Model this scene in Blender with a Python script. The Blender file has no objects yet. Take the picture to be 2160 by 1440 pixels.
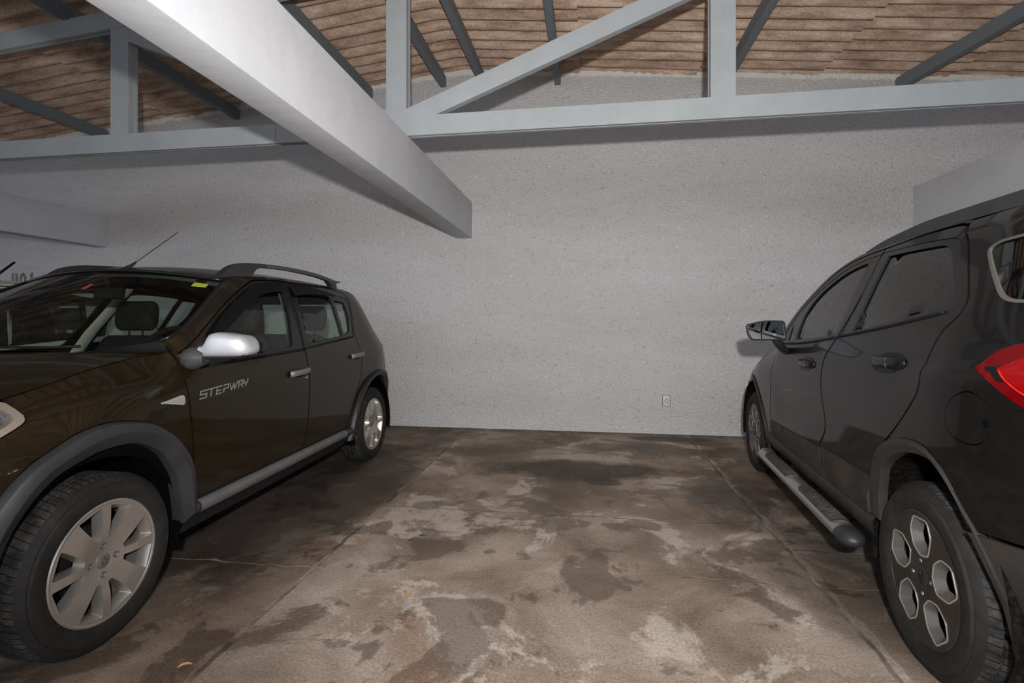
import bpy, bmesh, math, random
import numpy as np
from mathutils import Vector, Matrix
from mathutils.geometry import delaunay_2d_cdt
random.seed(7)
D = bpy.data
SC = bpy.context.scene
COL = SC.collection
PI = math.pi

# ------------------------------------------------------------------ camera
cam_d = D.cameras.new('camera')
cam_d.sensor_width = 36.0
cam_d.lens = 36.0 * 1071.0 / 2160.0
cam_d.shift_y = -40.0 / 2160.0
cam_d.clip_start = 0.02
cam = D.objects.new('camera', cam_d)
COL.objects.link(cam)
cam.location = (0, 0, 1.22)
YAW = math.atan2(159, 1071)
cam.rotation_euler = (PI / 2, 0, YAW)
SC.camera = cam

# ------------------------------------------------------------------ exposure, sky, lights
SC.view_settings.view_transform = 'Standard'
SC.view_settings.look = 'None'
SC.view_settings.gamma = 1.0
SC.view_settings.use_curve_mapping = False
SC.view_settings.exposure = 0.60

world = D.worlds.new('daylight')
SC.world = world
world.use_nodes = True
wn = world.node_tree
bg = wn.nodes['Background']
bg.inputs['Color'].default_value = (0.80, 0.87, 1.0, 1)
bg.inputs['Strength'].default_value = 1.05

fl_d = D.lights.new('camera_flash', 'SPOT')
fl_d.energy = 430
fl_d.color = (1.0, 0.975, 0.95)
fl_d.spot_size = math.radians(152)
fl_d.spot_blend = 1.0
fl_d.shadow_soft_size = 0.035
fl = D.objects.new('camera_flash', fl_d)
COL.objects.link(fl)
fl.location = (0.06, -0.25, 1.47)
fl.rotation_euler = (math.radians(90 + 15), 0, YAW - math.radians(8))

# ------------------------------------------------------------------ materials
def S(node, name, val):
    if name in node.inputs:
        node.inputs[name].default_value = val

def mat(name, col, rough=0.5, metal=0.0, coat=0.0, coat_rough=0.05, spec=0.5, bump=None, noise=None, emit=None):
    m = D.materials.new(name)
    m.use_nodes = True
    nt = m.node_tree
    b = nt.nodes['Principled BSDF']
    S(b, 'Base Color', (*col, 1)); S(b, 'Roughness', rough); S(b, 'Metallic', metal)
    S(b, 'Coat Weight', coat); S(b, 'Coat Roughness', coat_rough); S(b, 'Specular IOR Level', spec)
    if noise or bump:
        tc = nt.nodes.new('ShaderNodeTexCoord')
    if noise:                       # (scale, second colour, low, high)
        n = nt.nodes.new('ShaderNodeTexNoise')
        n.inputs['Scale'].default_value = noise[0]; n.inputs['Detail'].default_value = 6
        n.inputs['Roughness'].default_value = 0.65
        nt.links.new(tc.outputs['Object'], n.inputs['Vector'])
        r = nt.nodes.new('ShaderNodeValToRGB')
        r.color_ramp.elements[0].position = noise[2]; r.color_ramp.elements[0].color = (*col, 1)
        r.color_ramp.elements[1].position = noise[3]; r.color_ramp.elements[1].color = (*noise[1], 1)
        nt.links.new(n.outputs['Fac'], r.inputs['Fac'])
        nt.links.new(r.outputs['Color'], b.inputs['Base Color'])
    if bump:                        # (scale, distance)
        n2 = nt.nodes.new('ShaderNodeTexNoise')
        n2.inputs['Scale'].default_value = bump[0]; n2.inputs['Detail'].default_value = 5
        nt.links.new(tc.outputs['Object'], n2.inputs['Vector'])
        bp = nt.nodes.new('ShaderNodeBump')
        bp.inputs['Distance'].default_value = bump[1]; bp.inputs['Strength'].default_value = 1.0
        nt.links.new(n2.outputs['Fac'], bp.inputs['Height'])
        nt.links.new(bp.outputs['Normal'], b.inputs['Normal'])
    return m

def glass_mat(name, tint, refl_rough=0.0, ior=1.5, extra=1.0):
    m = D.materials.new(name)
    m.use_nodes = True
    nt = m.node_tree
    nt.nodes.clear()
    out = nt.nodes.new('ShaderNodeOutputMaterial')
    tr = nt.nodes.new('ShaderNodeBsdfTransparent'); tr.inputs['Color'].default_value = (*tint, 1)
    gl = nt.nodes.new('ShaderNodeBsdfGlossy'); gl.inputs['Roughness'].default_value = refl_rough
    gl.inputs['Color'].default_value = (extra, extra, extra, 1)
    lw = nt.nodes.new('ShaderNodeLayerWeight'); lw.inputs['Blend'].default_value = 0.5
    f0 = ((ior - 1) / (ior + 1)) ** 2
    pw = nt.nodes.new('ShaderNodeMath'); pw.operation = 'POWER'; pw.inputs[1].default_value = 5.0
    ml = nt.nodes.new('ShaderNodeMath'); ml.operation = 'MULTIPLY_ADD'; ml.inputs[1].default_value = 1 - f0; ml.inputs[2].default_value = f0
    mx = nt.nodes.new('ShaderNodeMixShader')
    nt.links.new(lw.outputs['Facing'], pw.inputs[0]); nt.links.new(pw.outputs[0], ml.inputs[0])
    nt.links.new(ml.outputs[0], mx.inputs[0]); nt.links.new(tr.outputs[0], mx.inputs[1]); nt.links.new(gl.outputs[0], mx.inputs[2])
    nt.links.new(mx.outputs[0], out.inputs[0])
    return m

def wall_material():
    m = D.materials.new('rough_plaster')
    m.use_nodes = True
    nt = m.node_tree; L = nt.links; N = nt.nodes
    b = N['Principled BSDF']; S(b, 'Roughness', 0.9); S(b, 'Specular IOR Level', 0.2)
    tc = N.new('ShaderNodeTexCoord')
    def noise(scale, det, rough, vec=None, dist=0.0):
        n = N.new('ShaderNodeTexNoise'); n.inputs['Scale'].default_value = scale
        n.inputs['Detail'].default_value = det; n.inputs['Roughness'].default_value = rough
        n.inputs['Distortion'].default_value = dist
        L.new(vec or tc.outputs['Object'], n.inputs['Vector']); return n
    mp = N.new('ShaderNodeMapping'); mp.inputs['Scale'].default_value = (0.8, 1, 1.0)
    L.new(tc.outputs['Object'], mp.inputs['Vector'])
    n1 = noise(46, 7, 0.66, mp.outputs['Vector'], 0.15)
    r1 = N.new('ShaderNodeValToRGB'); r1.color_ramp.elements[0].position = 0.33; r1.color_ramp.elements[1].position = 0.62
    L.new(n1.outputs['Fac'], r1.inputs['Fac'])
    bp = N.new('ShaderNodeBump'); bp.inputs['Strength'].default_value = 0.9; bp.inputs['Distance'].default_value = 0.014
    L.new(r1.outputs['Color'], bp.inputs['Height']); L.new(bp.outputs['Normal'], b.inputs['Normal'])
    # broad tone, crevice dirt and thin pit shadows put into the colour
    mp2 = N.new('ShaderNodeMapping'); mp2.inputs['Scale'].default_value = (0.35, 1, 1.6)
    L.new(tc.outputs['Object'], mp2.inputs['Vector'])
    n2 = noise(1.6, 4, 0.55, mp2.outputs['Vector'])
    r2 = N.new('ShaderNodeValToRGB')
    r2.color_ramp.elements[0].position = 0.30; r2.color_ramp.elements[0].color = (0.78, 0.755, 0.74, 1)
    r2.color_ramp.elements[1].position = 0.70; r2.color_ramp.elements[1].color = (0.87, 0.86, 0.86, 1)
    L.new(n2.outputs['Fac'], r2.inputs['Fac'])
    r3 = N.new('ShaderNodeValToRGB')
    r3.color_ramp.elements[0].position = 0.30; r3.color_ramp.elements[0].color = (0.50, 0.48, 0.46, 1)
    r3.color_ramp.elements[1].position = 0.44; r3.color_ramp.elements[1].color = (1, 1, 1, 1)
    n3 = noise(30, 8, 0.74, mp.outputs['Vector'], 0.2)
    L.new(n3.outputs['Fac'], r3.inputs['Fac'])
    mx = N.new('ShaderNodeMix'); mx.data_type = 'RGBA'; mx.blend_type = 'MULTIPLY'; mx.inputs[0].default_value = 0.8
    L.new(r2.outputs['Color'], mx.inputs[6]); L.new(r3.outputs['Color'], mx.inputs[7])
    L.new(mx.outputs[2], b.inputs['Base Color'])
    return m

def floor_material():
    m = D.materials.new('stained_concrete')
    m.use_nodes = True
    nt = m.node_tree; L = nt.links; N = nt.nodes
    b = N['Principled BSDF']; S(b, 'Specular IOR Level', 0.35)
    tc = N.new('ShaderNodeTexCoord')
    P = tc.outputs['Object']
    sep = N.new('ShaderNodeSeparateXYZ'); L.new(P, sep.inputs[0])
    def noise(scale, det=6, rough=0.6, dist=0.0, off=0.0):
        mp = N.new('ShaderNodeMapping'); mp.inputs['Location'].default_value = (off, off * 1.7, 0); L.new(P, mp.inputs['Vector'])
        n = N.new('ShaderNodeTexNoise'); n.inputs['Scale'].default_value = scale; n.inputs['Detail'].default_value = det
        n.inputs['Roughness'].default_value = rough; n.inputs['Distortion'].default_value = dist
        L.new(mp.outputs['Vector'], n.inputs['Vector']); return n.outputs['Fac']
    def ramp(fac, stops):
        r = N.new('ShaderNodeValToRGB')
        e = r.color_ramp.elements
        while len(e) < len(stops): e.new(0.5)
        for k, (p, c) in enumerate(stops):
            e[k].position = p; e[k].color = (*c, 1) if len(c) == 3 else c
        L.new(fac, r.inputs['Fac']); return r.outputs['Color']
    def mth(op, a, c=None, d=None):
        n = N.new('ShaderNodeMath'); n.operation = op
        for i, v in enumerate((a, c, d)):
            if v is None: continue
            if isinstance(v, (int, float)): n.inputs[i].default_value = v
            else: L.new(v, n.inputs[i])
        return n.outputs[0]
    def mix(fac, a, c, mode='MIX'):
        n = N.new('ShaderNodeMix'); n.data_type = 'RGBA'; n.blend_type = mode
        if isinstance(fac, (int, float)): n.inputs[0].default_value = fac
        else: L.new(fac, n.inputs[0])
        for i, v in ((6, a), (7, c)):
            if isinstance(v, tuple): n.inputs[i].default_value = (*v, 1)
            else: L.new(v, n.inputs[i])
        return n.outputs[2]
    g = lambda v: (v, v, v)
    X, Y = sep.outputs[0], sep.outputs[1]
    base = ramp(noise(1.5, 8, 0.62, 0.35), [(0.36, (0.17, 0.125, 0.092)), (0.50, (0.285, 0.222, 0.172)), (0.66, (0.44, 0.365, 0.30))])
    # pale worn patches with crisp edges
    pale = ramp(noise(1.5, 10, 0.70, 0.6, 3.1), [(0.535, g(0)), (0.575, g(1))])
    col = mix(mth('MULTIPLY', pale, 0.62), base, (0.58, 0.505, 0.44))
    # dark wet looking stains
    dark = ramp(noise(1.9, 8, 0.64, 0.4, 9.7), [(0.535, g(0)), (0.565, g(1))])
    col = mix(mth('MULTIPLY', dark, 0.60), col, (0.085, 0.062, 0.046))
    rust = ramp(noise(2.2, 4, 0.6, 0.3, 17.3), [(0.62, g(0)), (0.75, g(1))])
    col = mix(mth('MULTIPLY', rust, 0.35), col, (0.27, 0.135, 0.07))
    # oil stains and darker floor under the cars at fixed places: (x, y, rx, ry, amount)
    wob = mth('MULTIPLY', mth('SUBTRACT', noise(2.6, 5, 0.65, 0.2, 5.0), 0.5), 1.5)
    for (cx, cy, rx, ry, am) in [(-0.10, 4.25, 0.85, 0.32, 0.85), (0.12, 3.95, 0.16, 0.10, 0.7), (0.85, 5.50, 0.5, 0.14, 0.7), (0.2, 5.05, 0.35, 0.2, .5),
                                 (0.95, 3.6, 0.32, 0.6, 0.6), (-1.75, 3.4, 0.42, 1.6, 0.72), (-2.4, 3.0, 0.7, 2.2, 0.8), (1.9, 3.2, 0.8, 1.6, 0.6), (-1.05, 3.27, .12, .1, .5), (1.15, 2.6, .3, .7, .55)]:
        dx = mth('DIVIDE', mth('SUBTRACT', X, cx), rx); dy = mth('DIVIDE', mth('SUBTRACT', Y, cy), ry)
        dd = mth('ADD', mth('ADD', mth('MULTIPLY', dx, dx), mth('MULTIPLY', dy, dy)), wob)
        mk = ramp(dd, [(0.45, g(1)), (1.0, g(0))])
        col = mix(mth('MULTIPLY', mk, am), col, (0.055, 0.043, 0.035))
    # the neighbouring slabs are dirtier
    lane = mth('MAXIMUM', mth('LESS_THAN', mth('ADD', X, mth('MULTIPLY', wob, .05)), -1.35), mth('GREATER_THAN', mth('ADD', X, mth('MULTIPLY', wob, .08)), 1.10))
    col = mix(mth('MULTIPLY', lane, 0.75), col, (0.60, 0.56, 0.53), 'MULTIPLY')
    # darker line along the wall
    mk = ramp(mth('ADD', mth('SUBTRACT', 5.74, Y), mth('MULTIPLY', wob, 0.12)), [(0.03, g(1)), (0.22, g(0))])
    col = mix(mth('MULTIPLY', mk, 0.5), col, (0.05, 0.042, 0.036))
    # joints and cracks
    w1 = mth('MULTIPLY', mth('SUBTRACT', noise(6, 5, 0.6, 0, 2), 0.5), 0.05)
    w2 = mth('MULTIPLY', mth('SUBTRACT', noise(2.2, 4, 0.6, 0, 8), 0.5), 0.22)
    def line(coord, val, wobble, w):
        a = mth('ABSOLUTE', mth('ADD', mth('SUBTRACT', coord, val), wobble))
        r = N.new('ShaderNodeMapRange'); L.new(a, r.inputs[0])
        r.inputs[1].default_value = w; r.inputs[2].default_value = w * 2.4; r.inputs[3].default_value = 1; r.inputs[4].default_value = 0
        return r.outputs[0]
    inb = mth('MULTIPLY', mth('GREATER_THAN', X, -1.35), mth('LESS_THAN', X, 1.07))
    j1 = line(X, -1.345, w1, 0.006)
    j2 = line(X, 1.06, w1, 0.006)
    c1 = mth('MULTIPLY', line(Y, 3.23, w2, 0.003), inb)
    ci = mth('MULTIPLY', line(Y, 2.52, w2, 0.003), mth('MULTIPLY', mth('GREATER_THAN', X, 0.45), mth('LESS_THAN', X, 1.9)))
    c3 = mth('MULTIPLY', line(Y, 2.92, w2, 0.003), mth('GREATER_THAN', X, 1.05))
    c4 = mth('MULTIPLY', line(Y, 2.35, w2, 0.003), mth('LESS_THAN', X, -1.35))
    cr = mth('MAXIMUM', mth('MAXIMUM', mth('MAXIMUM', j1, j2), mth('MAXIMUM', c1, ci)), mth('MAXIMUM', c3, c4))
    edge = ramp(noise(3.0, 3, 0.5, 0, 4), [(0.42, g(0)), (0.58, g(1))])
    crc = mix(edge, (0.045, 0.036, 0.03), (0.30, 0.25, 0.20))
    col = mix(mth('MULTIPLY', cr, 0.8), col, crc)
    # fine grain and grit
    grain = ramp(noise(95, 4, 0.7), [(0.30, g(0.55)), (0.70, g(1.35))])
    col = mix(0.8, col, grain, 'MULTIPLY')
    grit = ramp(noise(260, 2, 0.5, 0, 1), [(0.70, g(0)), (0.76, g(1))])
    col = mix(mth('MULTIPLY', grit, 0.35), col, (0.5, 0.45, 0.4))
    L.new(col, b.inputs['Base Color'])
    rg = ramp(dark, [(0, g(0.82)), (1, g(0.55))])
    L.new(rg, b.inputs['Roughness'])
    h = mth('ADD', mth('ADD', mth('MULTIPLY', noise(70, 6, 0.7), 0.5), noise(9, 5, 0.6)), mth('MULTIPLY', cr, -0.5))
    bp = N.new('ShaderNodeBump'); bp.inputs['Strength'].default_value = 0.5; bp.inputs['Distance'].default_value = 0.008
    L.new(h, bp.inputs['Height']); L.new(bp.outputs['Normal'], b.inputs['Normal'])
    return m

def roof_material():
    m = D.materials.new('weathered_fibre_cement')
    m.use_nodes = True
    nt = m.node_tree; L = nt.links; N = nt.nodes
    b = N['Principled BSDF']; S(b, 'Roughness', 0.92); S(b, 'Specular IOR Level', 0.15)
    tc = N.new('ShaderNodeTexCoord')
    mp = N.new('ShaderNodeMapping'); mp.inputs['Scale'].default_value = (0.8, 3.6, 1); L.new(tc.outputs['Object'], mp.inputs['Vector'])
    n = N.new('ShaderNodeTexNoise'); n.inputs['Scale'].default_value = 2.6; n.inputs['Detail'].default_value = 9; n.inputs['Roughness'].default_value = 0.72
    L.new(mp.outputs['Vector'], n.inputs['Vector'])
    r = N.new('ShaderNodeValToRGB'); e = r.color_ramp.elements
    e[0].position = 0.30; e[0].color = (0.22, 0.14, 0.095, 1)
    e[1].position = 0.72; e[1].color = (0.84, 0.67, 0.54, 1)
    x = e.new(0.50); x.color = (0.52, 0.37, 0.275, 1)
    L.new(n.outputs['Fac'], r.inputs['Fac'])
    n2 = N.new('ShaderNodeTexNoise'); n2.inputs['Scale'].default_value = 60; n2.inputs['Detail'].default_value = 4
    L.new(tc.outputs['Object'], n2.inputs['Vector'])
    r2 = N.new('ShaderNodeValToRGB'); r2.color_ramp.elements[0].position = 0.3; r2.color_ramp.elements[0].color = (0.6, 0.6, 0.6, 1)
    r2.color_ramp.elements[1].position = 0.7; r2.color_ramp.elements[1].color = (1.25, 1.25, 1.25, 1)
    L.new(n2.outputs['Fac'], r2.inputs['Fac'])
    mx = N.new('ShaderNodeMix'); mx.data_type = 'RGBA'; mx.blend_type = 'MULTIPLY'; mx.inputs[0].default_value = 0.55
    L.new(r.outputs['Color'], mx.inputs[6]); L.new(r2.outputs['Color'], mx.inputs[7])
    L.new(mx.outputs[2], b.inputs['Base Color'])
    bp = N.new('ShaderNodeBump'); bp.inputs['Distance'].default_value = 0.004; L.new(n2.outputs['Fac'], bp.inputs['Height']); L.new(bp.outputs['Normal'], b.inputs['Normal'])
    return m

def sipe_material(name, col, dust, sipes=0):
    """tyre rubber, dusty; cross sipes cut into the tread"""
    m = mat(name, col, 0.75, noise=(18, dust, 0.40, 0.75), spec=0.25)
    if sipes:
        nt = m.node_tree; L = nt.links; N = nt.nodes; b = N['Principled BSDF']
        tc = N.new('ShaderNodeTexCoord'); sp = N.new('ShaderNodeSeparateXYZ'); L.new(tc.outputs['Object'], sp.inputs[0])
        def mth(op, a, c=None):
            n = N.new('ShaderNodeMath'); n.operation = op
            for i, v in enumerate((a, c)):
                if v is None: continue
                if isinstance(v, (int, float)): n.inputs[i].default_value = v
                else: L.new(v, n.inputs[i])
            return n.outputs[0]
        ang = mth('ARCTAN2', sp.outputs[2], sp.outputs[0])
        ph = mth('FRACT', mth('ADD', mth('MULTIPLY', ang, sipes / (2 * PI)), mth('MULTIPLY', mth('ABSOLUTE', sp.outputs[1]), 9.0)))
        ln = mth('LESS_THAN', ph, 0.14)
        base = b.inputs['Base Color'].links[0].from_socket
        mx = N.new('ShaderNodeMix'); mx.data_type = 'RGBA'; L.new(ln, mx.inputs[0]); L.new(base, mx.inputs[6]); mx.inputs[7].default_value = (0.004, 0.004, 0.004, 1)
        L.new(mx.outputs[2], b.inputs['Base Color'])
        bp = N.new('ShaderNodeBump'); bp.invert = True; bp.inputs['Distance'].default_value = 0.004; L.new(ln, bp.inputs['Height']); L.new(bp.outputs['Normal'], b.inputs['Normal'])
    return m

M = dict(
    wall=wall_material(), floor=floor_material(), roof=roof_material(),
    beam=mat('painted_concrete', (0.57, 0.58, 0.605), 0.75, bump=(9, 0.0022), noise=(2.5, (0.52, 0.535, 0.56), 0.35, 0.65)),
    truss=mat('grey_painted_timber', (0.30, 0.325, 0.34), 0.55, bump=(30, 0.002), noise=(3, (0.34, 0.365, 0.38), 0.35, 0.65)),
    purlin=mat('dark_grey_painted_timber', (0.15, 0.17, 0.19), 0.6, bump=(30, 0.002)),
    mortar=mat('white_mortar', (0.75, 0.72, 0.68), 0.9, bump=(40, 0.02)),
    brown=mat('dark_brown_metallic_paint', (0.018, 0.0125, 0.006), 0.42, 0.5, 0.42, 0.04, spec=0.1, noise=(7, (0.024, 0.0165, 0.008), 0.35, 0.7)),
    black=mat('black_metallic_paint', (0.0045, 0.0045, 0.0045), 0.45, 0.1, 0.50, 0.06, spec=0.08, noise=(5, (0.008, 0.0075, 0.007), 0.35, 0.7)),
    white=mat('white_paint', (0.72, 0.70, 0.68), 0.35, 0.0, 0.8),
    plastic=mat('textured_black_plastic', (0.020, 0.0205, 0.023), 0.5, bump=(220, 0.0003), noise=(9, (0.028, 0.0275, 0.029), 0.4, 0.7)),
    dustyplastic=mat('dusty_black_plastic', (0.016, 0.0145, 0.0135), 0.6, noise=(8, (0.032, 0.026, 0.021), 0.4, 0.75)),
    gloss=mat('gloss_black', (0.006, 0.006, 0.0065), 0.25, spec=0.35), bowl=mat('black_handle_bowl', (0.0025, 0.0025, 0.0025), 0.35, spec=0.15), smoked=mat('smoked_plastic', (0.004, 0.004, 0.004), 0.4, spec=0.12), sealblack=mat('black_rubber_seal', (0.008, 0.008, 0.008), 0.7, spec=0.2),
    dustclad=mat('dust_coated_plastic', (0.024, 0.020, 0.017), 0.65, noise=(6, (0.048, 0.038, 0.030), 0.35, 0.7), spec=0.25), void=mat('black_underbody', (0.003, 0.003, 0.003), 0.95, spec=0.02),
    silver=mat('satin_silver_paint', (0.42, 0.43, 0.45), 0.5, 0.4, 0.15, 0.2),
    sill=mat('grey_satin_plastic', (0.105, 0.105, 0.106), 0.42, 0.1, noise=(10, (0.14, 0.135, 0.13), 0.4, 0.7)),
    chrome=mat('chrome', (0.72, 0.72, 0.72), 0.12, 1.0),
    rubber=sipe_material('tyre_rubber', (0.013, 0.0125, 0.012), (0.024, 0.021, 0.018)),
    tread=sipe_material('dusty_tyre_tread', (0.014, 0.0135, 0.013), (0.065, 0.061, 0.057), 78),
    alloy=mat('silver_alloy', (0.52, 0.49, 0.46), 0.32, 0.8, noise=(14, (0.46, 0.43, 0.40), 0.4, 0.7)),
    alloydark=mat('dark_grey_alloy', (0.028, 0.025, 0.022), 0.42, 0.3, noise=(10, (0.042, 0.036, 0.031), 0.4, 0.7)),
    alloymid=mat('mid_grey_alloy', (0.085, 0.08, 0.075), 0.45, 0.2),
    alloycap=mat('grey_alloy_cap', (0.24, 0.225, 0.21), 0.4, 0.6), alloylip=mat('machined_alloy_edge', (0.52, 0.49, 0.45), 0.35, 0.6),
    steel=mat('dull_steel', (0.42, 0.40, 0.38), 0.4, 0.9),
    brake=mat('brake_disc_steel', (0.012, 0.011, 0.010), 0.6, 0.3),
    glass=glass_mat('green_tint_glass', (0.76, 0.85, 0.80)),
    darkglass=glass_mat('dark_film_glass', (0.09, 0.09, 0.09), 0.0, 1.75),
    mirror=mat('mirror_glass', (0.22, 0.225, 0.23), 0.02, 1.0),
    lampglass=glass_mat('clear_lamp_glass', (0.9, 0.9, 0.92)),
    chromelamp=mat('lamp_reflector', (0.22, 0.22, 0.23), 0.3, 0.8), floortint=mat('floor_tint_lamp_surround', (0.42, 0.36, 0.30), 0.3, 0.6),  # lamp surround: brown floor reflection put into the silver's colour
    redlamp=mat('red_lamp_plastic', (0.085, 0.001, 0.002), 0.2, 0.0, 0.3, 0.02, spec=0.2),
    redmid=mat('red_lamp_lens', (0.17, 0.002, 0.003), 0.15, 0.0, 0.3, 0.02, spec=0.2), redbright=mat('bright_red_lamp_strip', (0.40, 0.005, 0.005), 0.2, 0.0, 1.0),
    fabric=mat('dark_grey_seat_fabric', (0.016, 0.0155, 0.0155), 0.95, spec=0.1, bump=(120, 0.002)),
    trim=mat('beige_interior_trim', (0.36, 0.33, 0.29), 0.8),
    dash=mat('black_dashboard', (0.008, 0.0085, 0.008), 0.8, spec=0.1),
    headliner=mat('grey_headliner', (0.14, 0.145, 0.14), 0.95, spec=0.1),
    yellow=mat('yellow_sticker', (0.70, 0.68, 0.05), 0.6),
    redstick=mat('red_sticker', (0.5, 0.10, 0.07), 0.6),
    letter=mat('grey_lettering', (0.17, 0.165, 0.155), 0.5), handle=mat('grey_handle_plastic', (0.13, 0.128, 0.126), 0.4), basegrey=mat('mirror_base_grey', (0.040, 0.040, 0.041), 0.5), railgrey=mat('grey_rail_plastic', (0.05, 0.05, 0.051), 0.45),
    paint_num=mat('grey_stencil_paint', (0.20, 0.20, 0.20), 0.9),
    outlet=mat('white_plastic', (0.58, 0.56, 0.54), 0.45),
    darkgap=mat('dark_socket', (0.03, 0.03, 0.03), 0.8),
    leaf=mat('dry_leaf', (0.50, 0.27, 0.08), 0.8, noise=(60, (0.36, 0.17, 0.05), 0.4, 0.6)),
    leafdark=mat('dark_dry_leaf', (0.05, 0.035, 0.025), 0.9, noise=(60, (0.08, 0.05, 0.03), 0.4, 0.6)),
    blue=mat('dark_blue_emblem', (0.007, 0.008, 0.014), 0.35, 0.2, 0.3),
    lens=mat('pale_lamp_lens', (0.26, 0.24, 0.22), 0.3, 0.0, 0.4),
    feltblack=mat('dirty_wheel_well_felt', (0.005, 0.0045, 0.004), 0.95, spec=0.05, noise=(40, (0.022, 0.017, 0.012), 0.5, 0.75)), ground=mat('grey_yard_paving', (0.33, 0.32, 0.30), 0.9, bump=(20, 0.01)),
    pad=mat('black_rubber_pad', (0.040, 0.034, 0.033), 0.7, noise=(16, (0.085, 0.066, 0.06), 0.4, 0.7)),
)

# ------------------------------------------------------------------ object helpers
def mesh_obj(name, verts, faces, mats, parent=None, smooth=True, fmat=None, sharp=None):
    me = D.meshes.new(name)
    me.from_pydata([tuple(v) for v in verts], [], faces)
    if not isinstance(mats, (list, tuple)): mats = [mats]
    for k in mats: me.materials.append(M[k] if isinstance(k, str) else k)
    me.validate()
    me.update()
    n = len(me.polygons)
    me.polygons.foreach_set('use_smooth', [smooth] * n)
    if fmat and len(fmat) == n: me.polygons.foreach_set('material_index', fmat)
    if smooth and sharp is not None:
        try: me.set_sharp_from_angle(angle=math.radians(sharp))
        except Exception: pass
    o = D.objects.new(name, me)
    COL.objects.link(o)
    if parent: o.parent = parent
    return o

def empty(name, loc=(0, 0, 0), rz=0.0):
    o = D.objects.new(name, None); COL.objects.link(o)
    o.empty_display_size = 0.1
    o.location = loc; o.rotation_euler = (0, 0, rz)
    return o

def tag(o, label, cat, group=None):
    o['label'] = label; o['category'] = cat
    if group: o['group'] = group
    return o

def structure(o):
    o['kind'] = 'structure'; return o

def bm_obj(name, bm, mats, parent=None, smooth=False, sharp=35):
    bmesh.ops.recalc_face_normals(bm, faces=bm.faces[:])
    me = D.meshes.new(name); bm.to_mesh(me); bm.free()
    if not isinstance(mats, (list, tuple)): mats = [mats]
    for k in mats: me.materials.append(M[k])
    me.polygons.foreach_set('use_smooth', [smooth] * len(me.polygons))
    if smooth:
        try: me.set_sharp_from_angle(angle=math.radians(sharp))
        except Exception: pass
    o = D.objects.new(name, me); COL.objects.link(o)
    if parent: o.parent = parent
    return o

def hexa(bm, pts, bevel=0.0):
    """pts: 8 corners, bottom loop then top loop"""
    vs = [bm.verts.new(p) for p in pts]
    fs = [bm.faces.new([vs[i] for i in f]) for f in ((0, 1, 2, 3), (4, 5, 6, 7), (0, 1, 5, 4), (1, 2, 6, 5), (2, 3, 7, 6), (3, 0, 4, 7))]
    if bevel > 0:
        es = list({e for f in fs for e in f.edges})
        bmesh.ops.bevel(bm, geom=es, offset=bevel, segments=2, profile=0.6, affect='EDGES')

def box(bm, x0, x1, y0, y1, z0, z1, bevel=0.0):
    hexa(bm, [(x0, y0, z0), (x1, y0, z0), (x1, y1, z0), (x0, y1, z0), (x0, y0, z1), (x1, y0, z1), (x1, y1, z1), (x0, y1, z1)], bevel)

def tube(path, rad, seg=10, caps=True, flat=None):
    """verts, faces of a tube along path; rad scalar or list; flat = (ra, rb) multipliers sideways / up"""
    P = [Vector(p) for p in path]; n = len(P)
    R = rad if isinstance(rad, (list, tuple)) else [rad] * n
    V = []; Fc = []
    upv = Vector((0, 0, 1))
    for i in range(n):
        t = (P[min(i + 1, n - 1)] - P[max(i - 1, 0)]).normalized()
        s = t.cross(upv)
        if s.length < 1e-3: s = Vector((1, 0, 0))
        s.normalize(); u = s.cross(t).normalized()
        fa, fb = flat if flat else (1, 1)
        for k in range(seg):
            a = 2 * PI * k / seg
            V.append(P[i] + s * math.cos(a) * R[i] * fa + u * math.sin(a) * R[i] * fb)
    for i in range(n - 1):
        for k in range(seg):
            k2 = (k + 1) % seg
            Fc.append((i * seg + k, i * seg + k2, (i + 1) * seg + k2, (i + 1) * seg + k))
    if caps:
        Fc.append(tuple(range(seg))[::-1]); Fc.append(tuple((n - 1) * seg + k for k in range(seg)))
    return V, Fc

def join(*vf):
    V = []; Fc = []
    for v, f in vf:
        o = len(V); V += list(v); Fc += [tuple(i + o for i in q) for q in f]
    return V, Fc

def catmull(pts, n=6):
    """open Catmull-Rom through pts"""
    p = [np.array(q, float) for q in pts]
    if len(p) < 3: return [tuple(q) for q in p]
    ext = [2 * p[0] - p[1]] + p + [2 * p[-1] - p[-2]]
    out = []
    for i in range(1, len(ext) - 2):
        a, b, c, d = ext[i - 1:i + 3]
        for k in range(n):
            t = k / n
            out.append(tuple(0.5 * ((2 * b) + (-a + c) * t + (2 * a - 5 * b + 4 * c - d) * t * t + (-a + 3 * b - 3 * c + d) * t ** 3)))
    out.append(tuple(p[-1]))
    return out

def loop(*segs):
    """closed polygon: consecutive curve pieces, sharp corners where pieces meet"""
    out = []
    for s in segs:
        c = catmull(s) if len(s) > 2 else [tuple(q) for q in s]
        for q in c:
            if not out or math.dist(out[-1], q) > 1e-4: out.append(q)
    if math.dist(out[0], out[-1]) < 1e-4: out.pop()
    return out

def rounded(pts, r=0.02, n=5):
    """closed polygon with rounded corners; r scalar or list"""
    out = []; N_ = len(pts)
    for i in range(N_):
        a, b, c = (np.array(pts[(i + k) % N_], float) for k in (-1, 0, 1))
        rr = r[i] if isinstance(r, (list, tuple)) else r
        d1 = min(rr, np.linalg.norm(a - b) * .45); d2 = min(rr, np.linalg.norm(c - b) * .45)
        if rr <= 0: out.append(tuple(b)); continue
        p = b + (a - b) / max(np.linalg.norm(a - b), 1e-9) * d1; q = b + (c - b) / max(np.linalg.norm(c - b), 1e-9) * d2
        for k in range(n + 1):
            t = k / n
            out.append(tuple((1 - t) ** 2 * p + 2 * t * (1 - t) * b + t * t * q))
    return out

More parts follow.
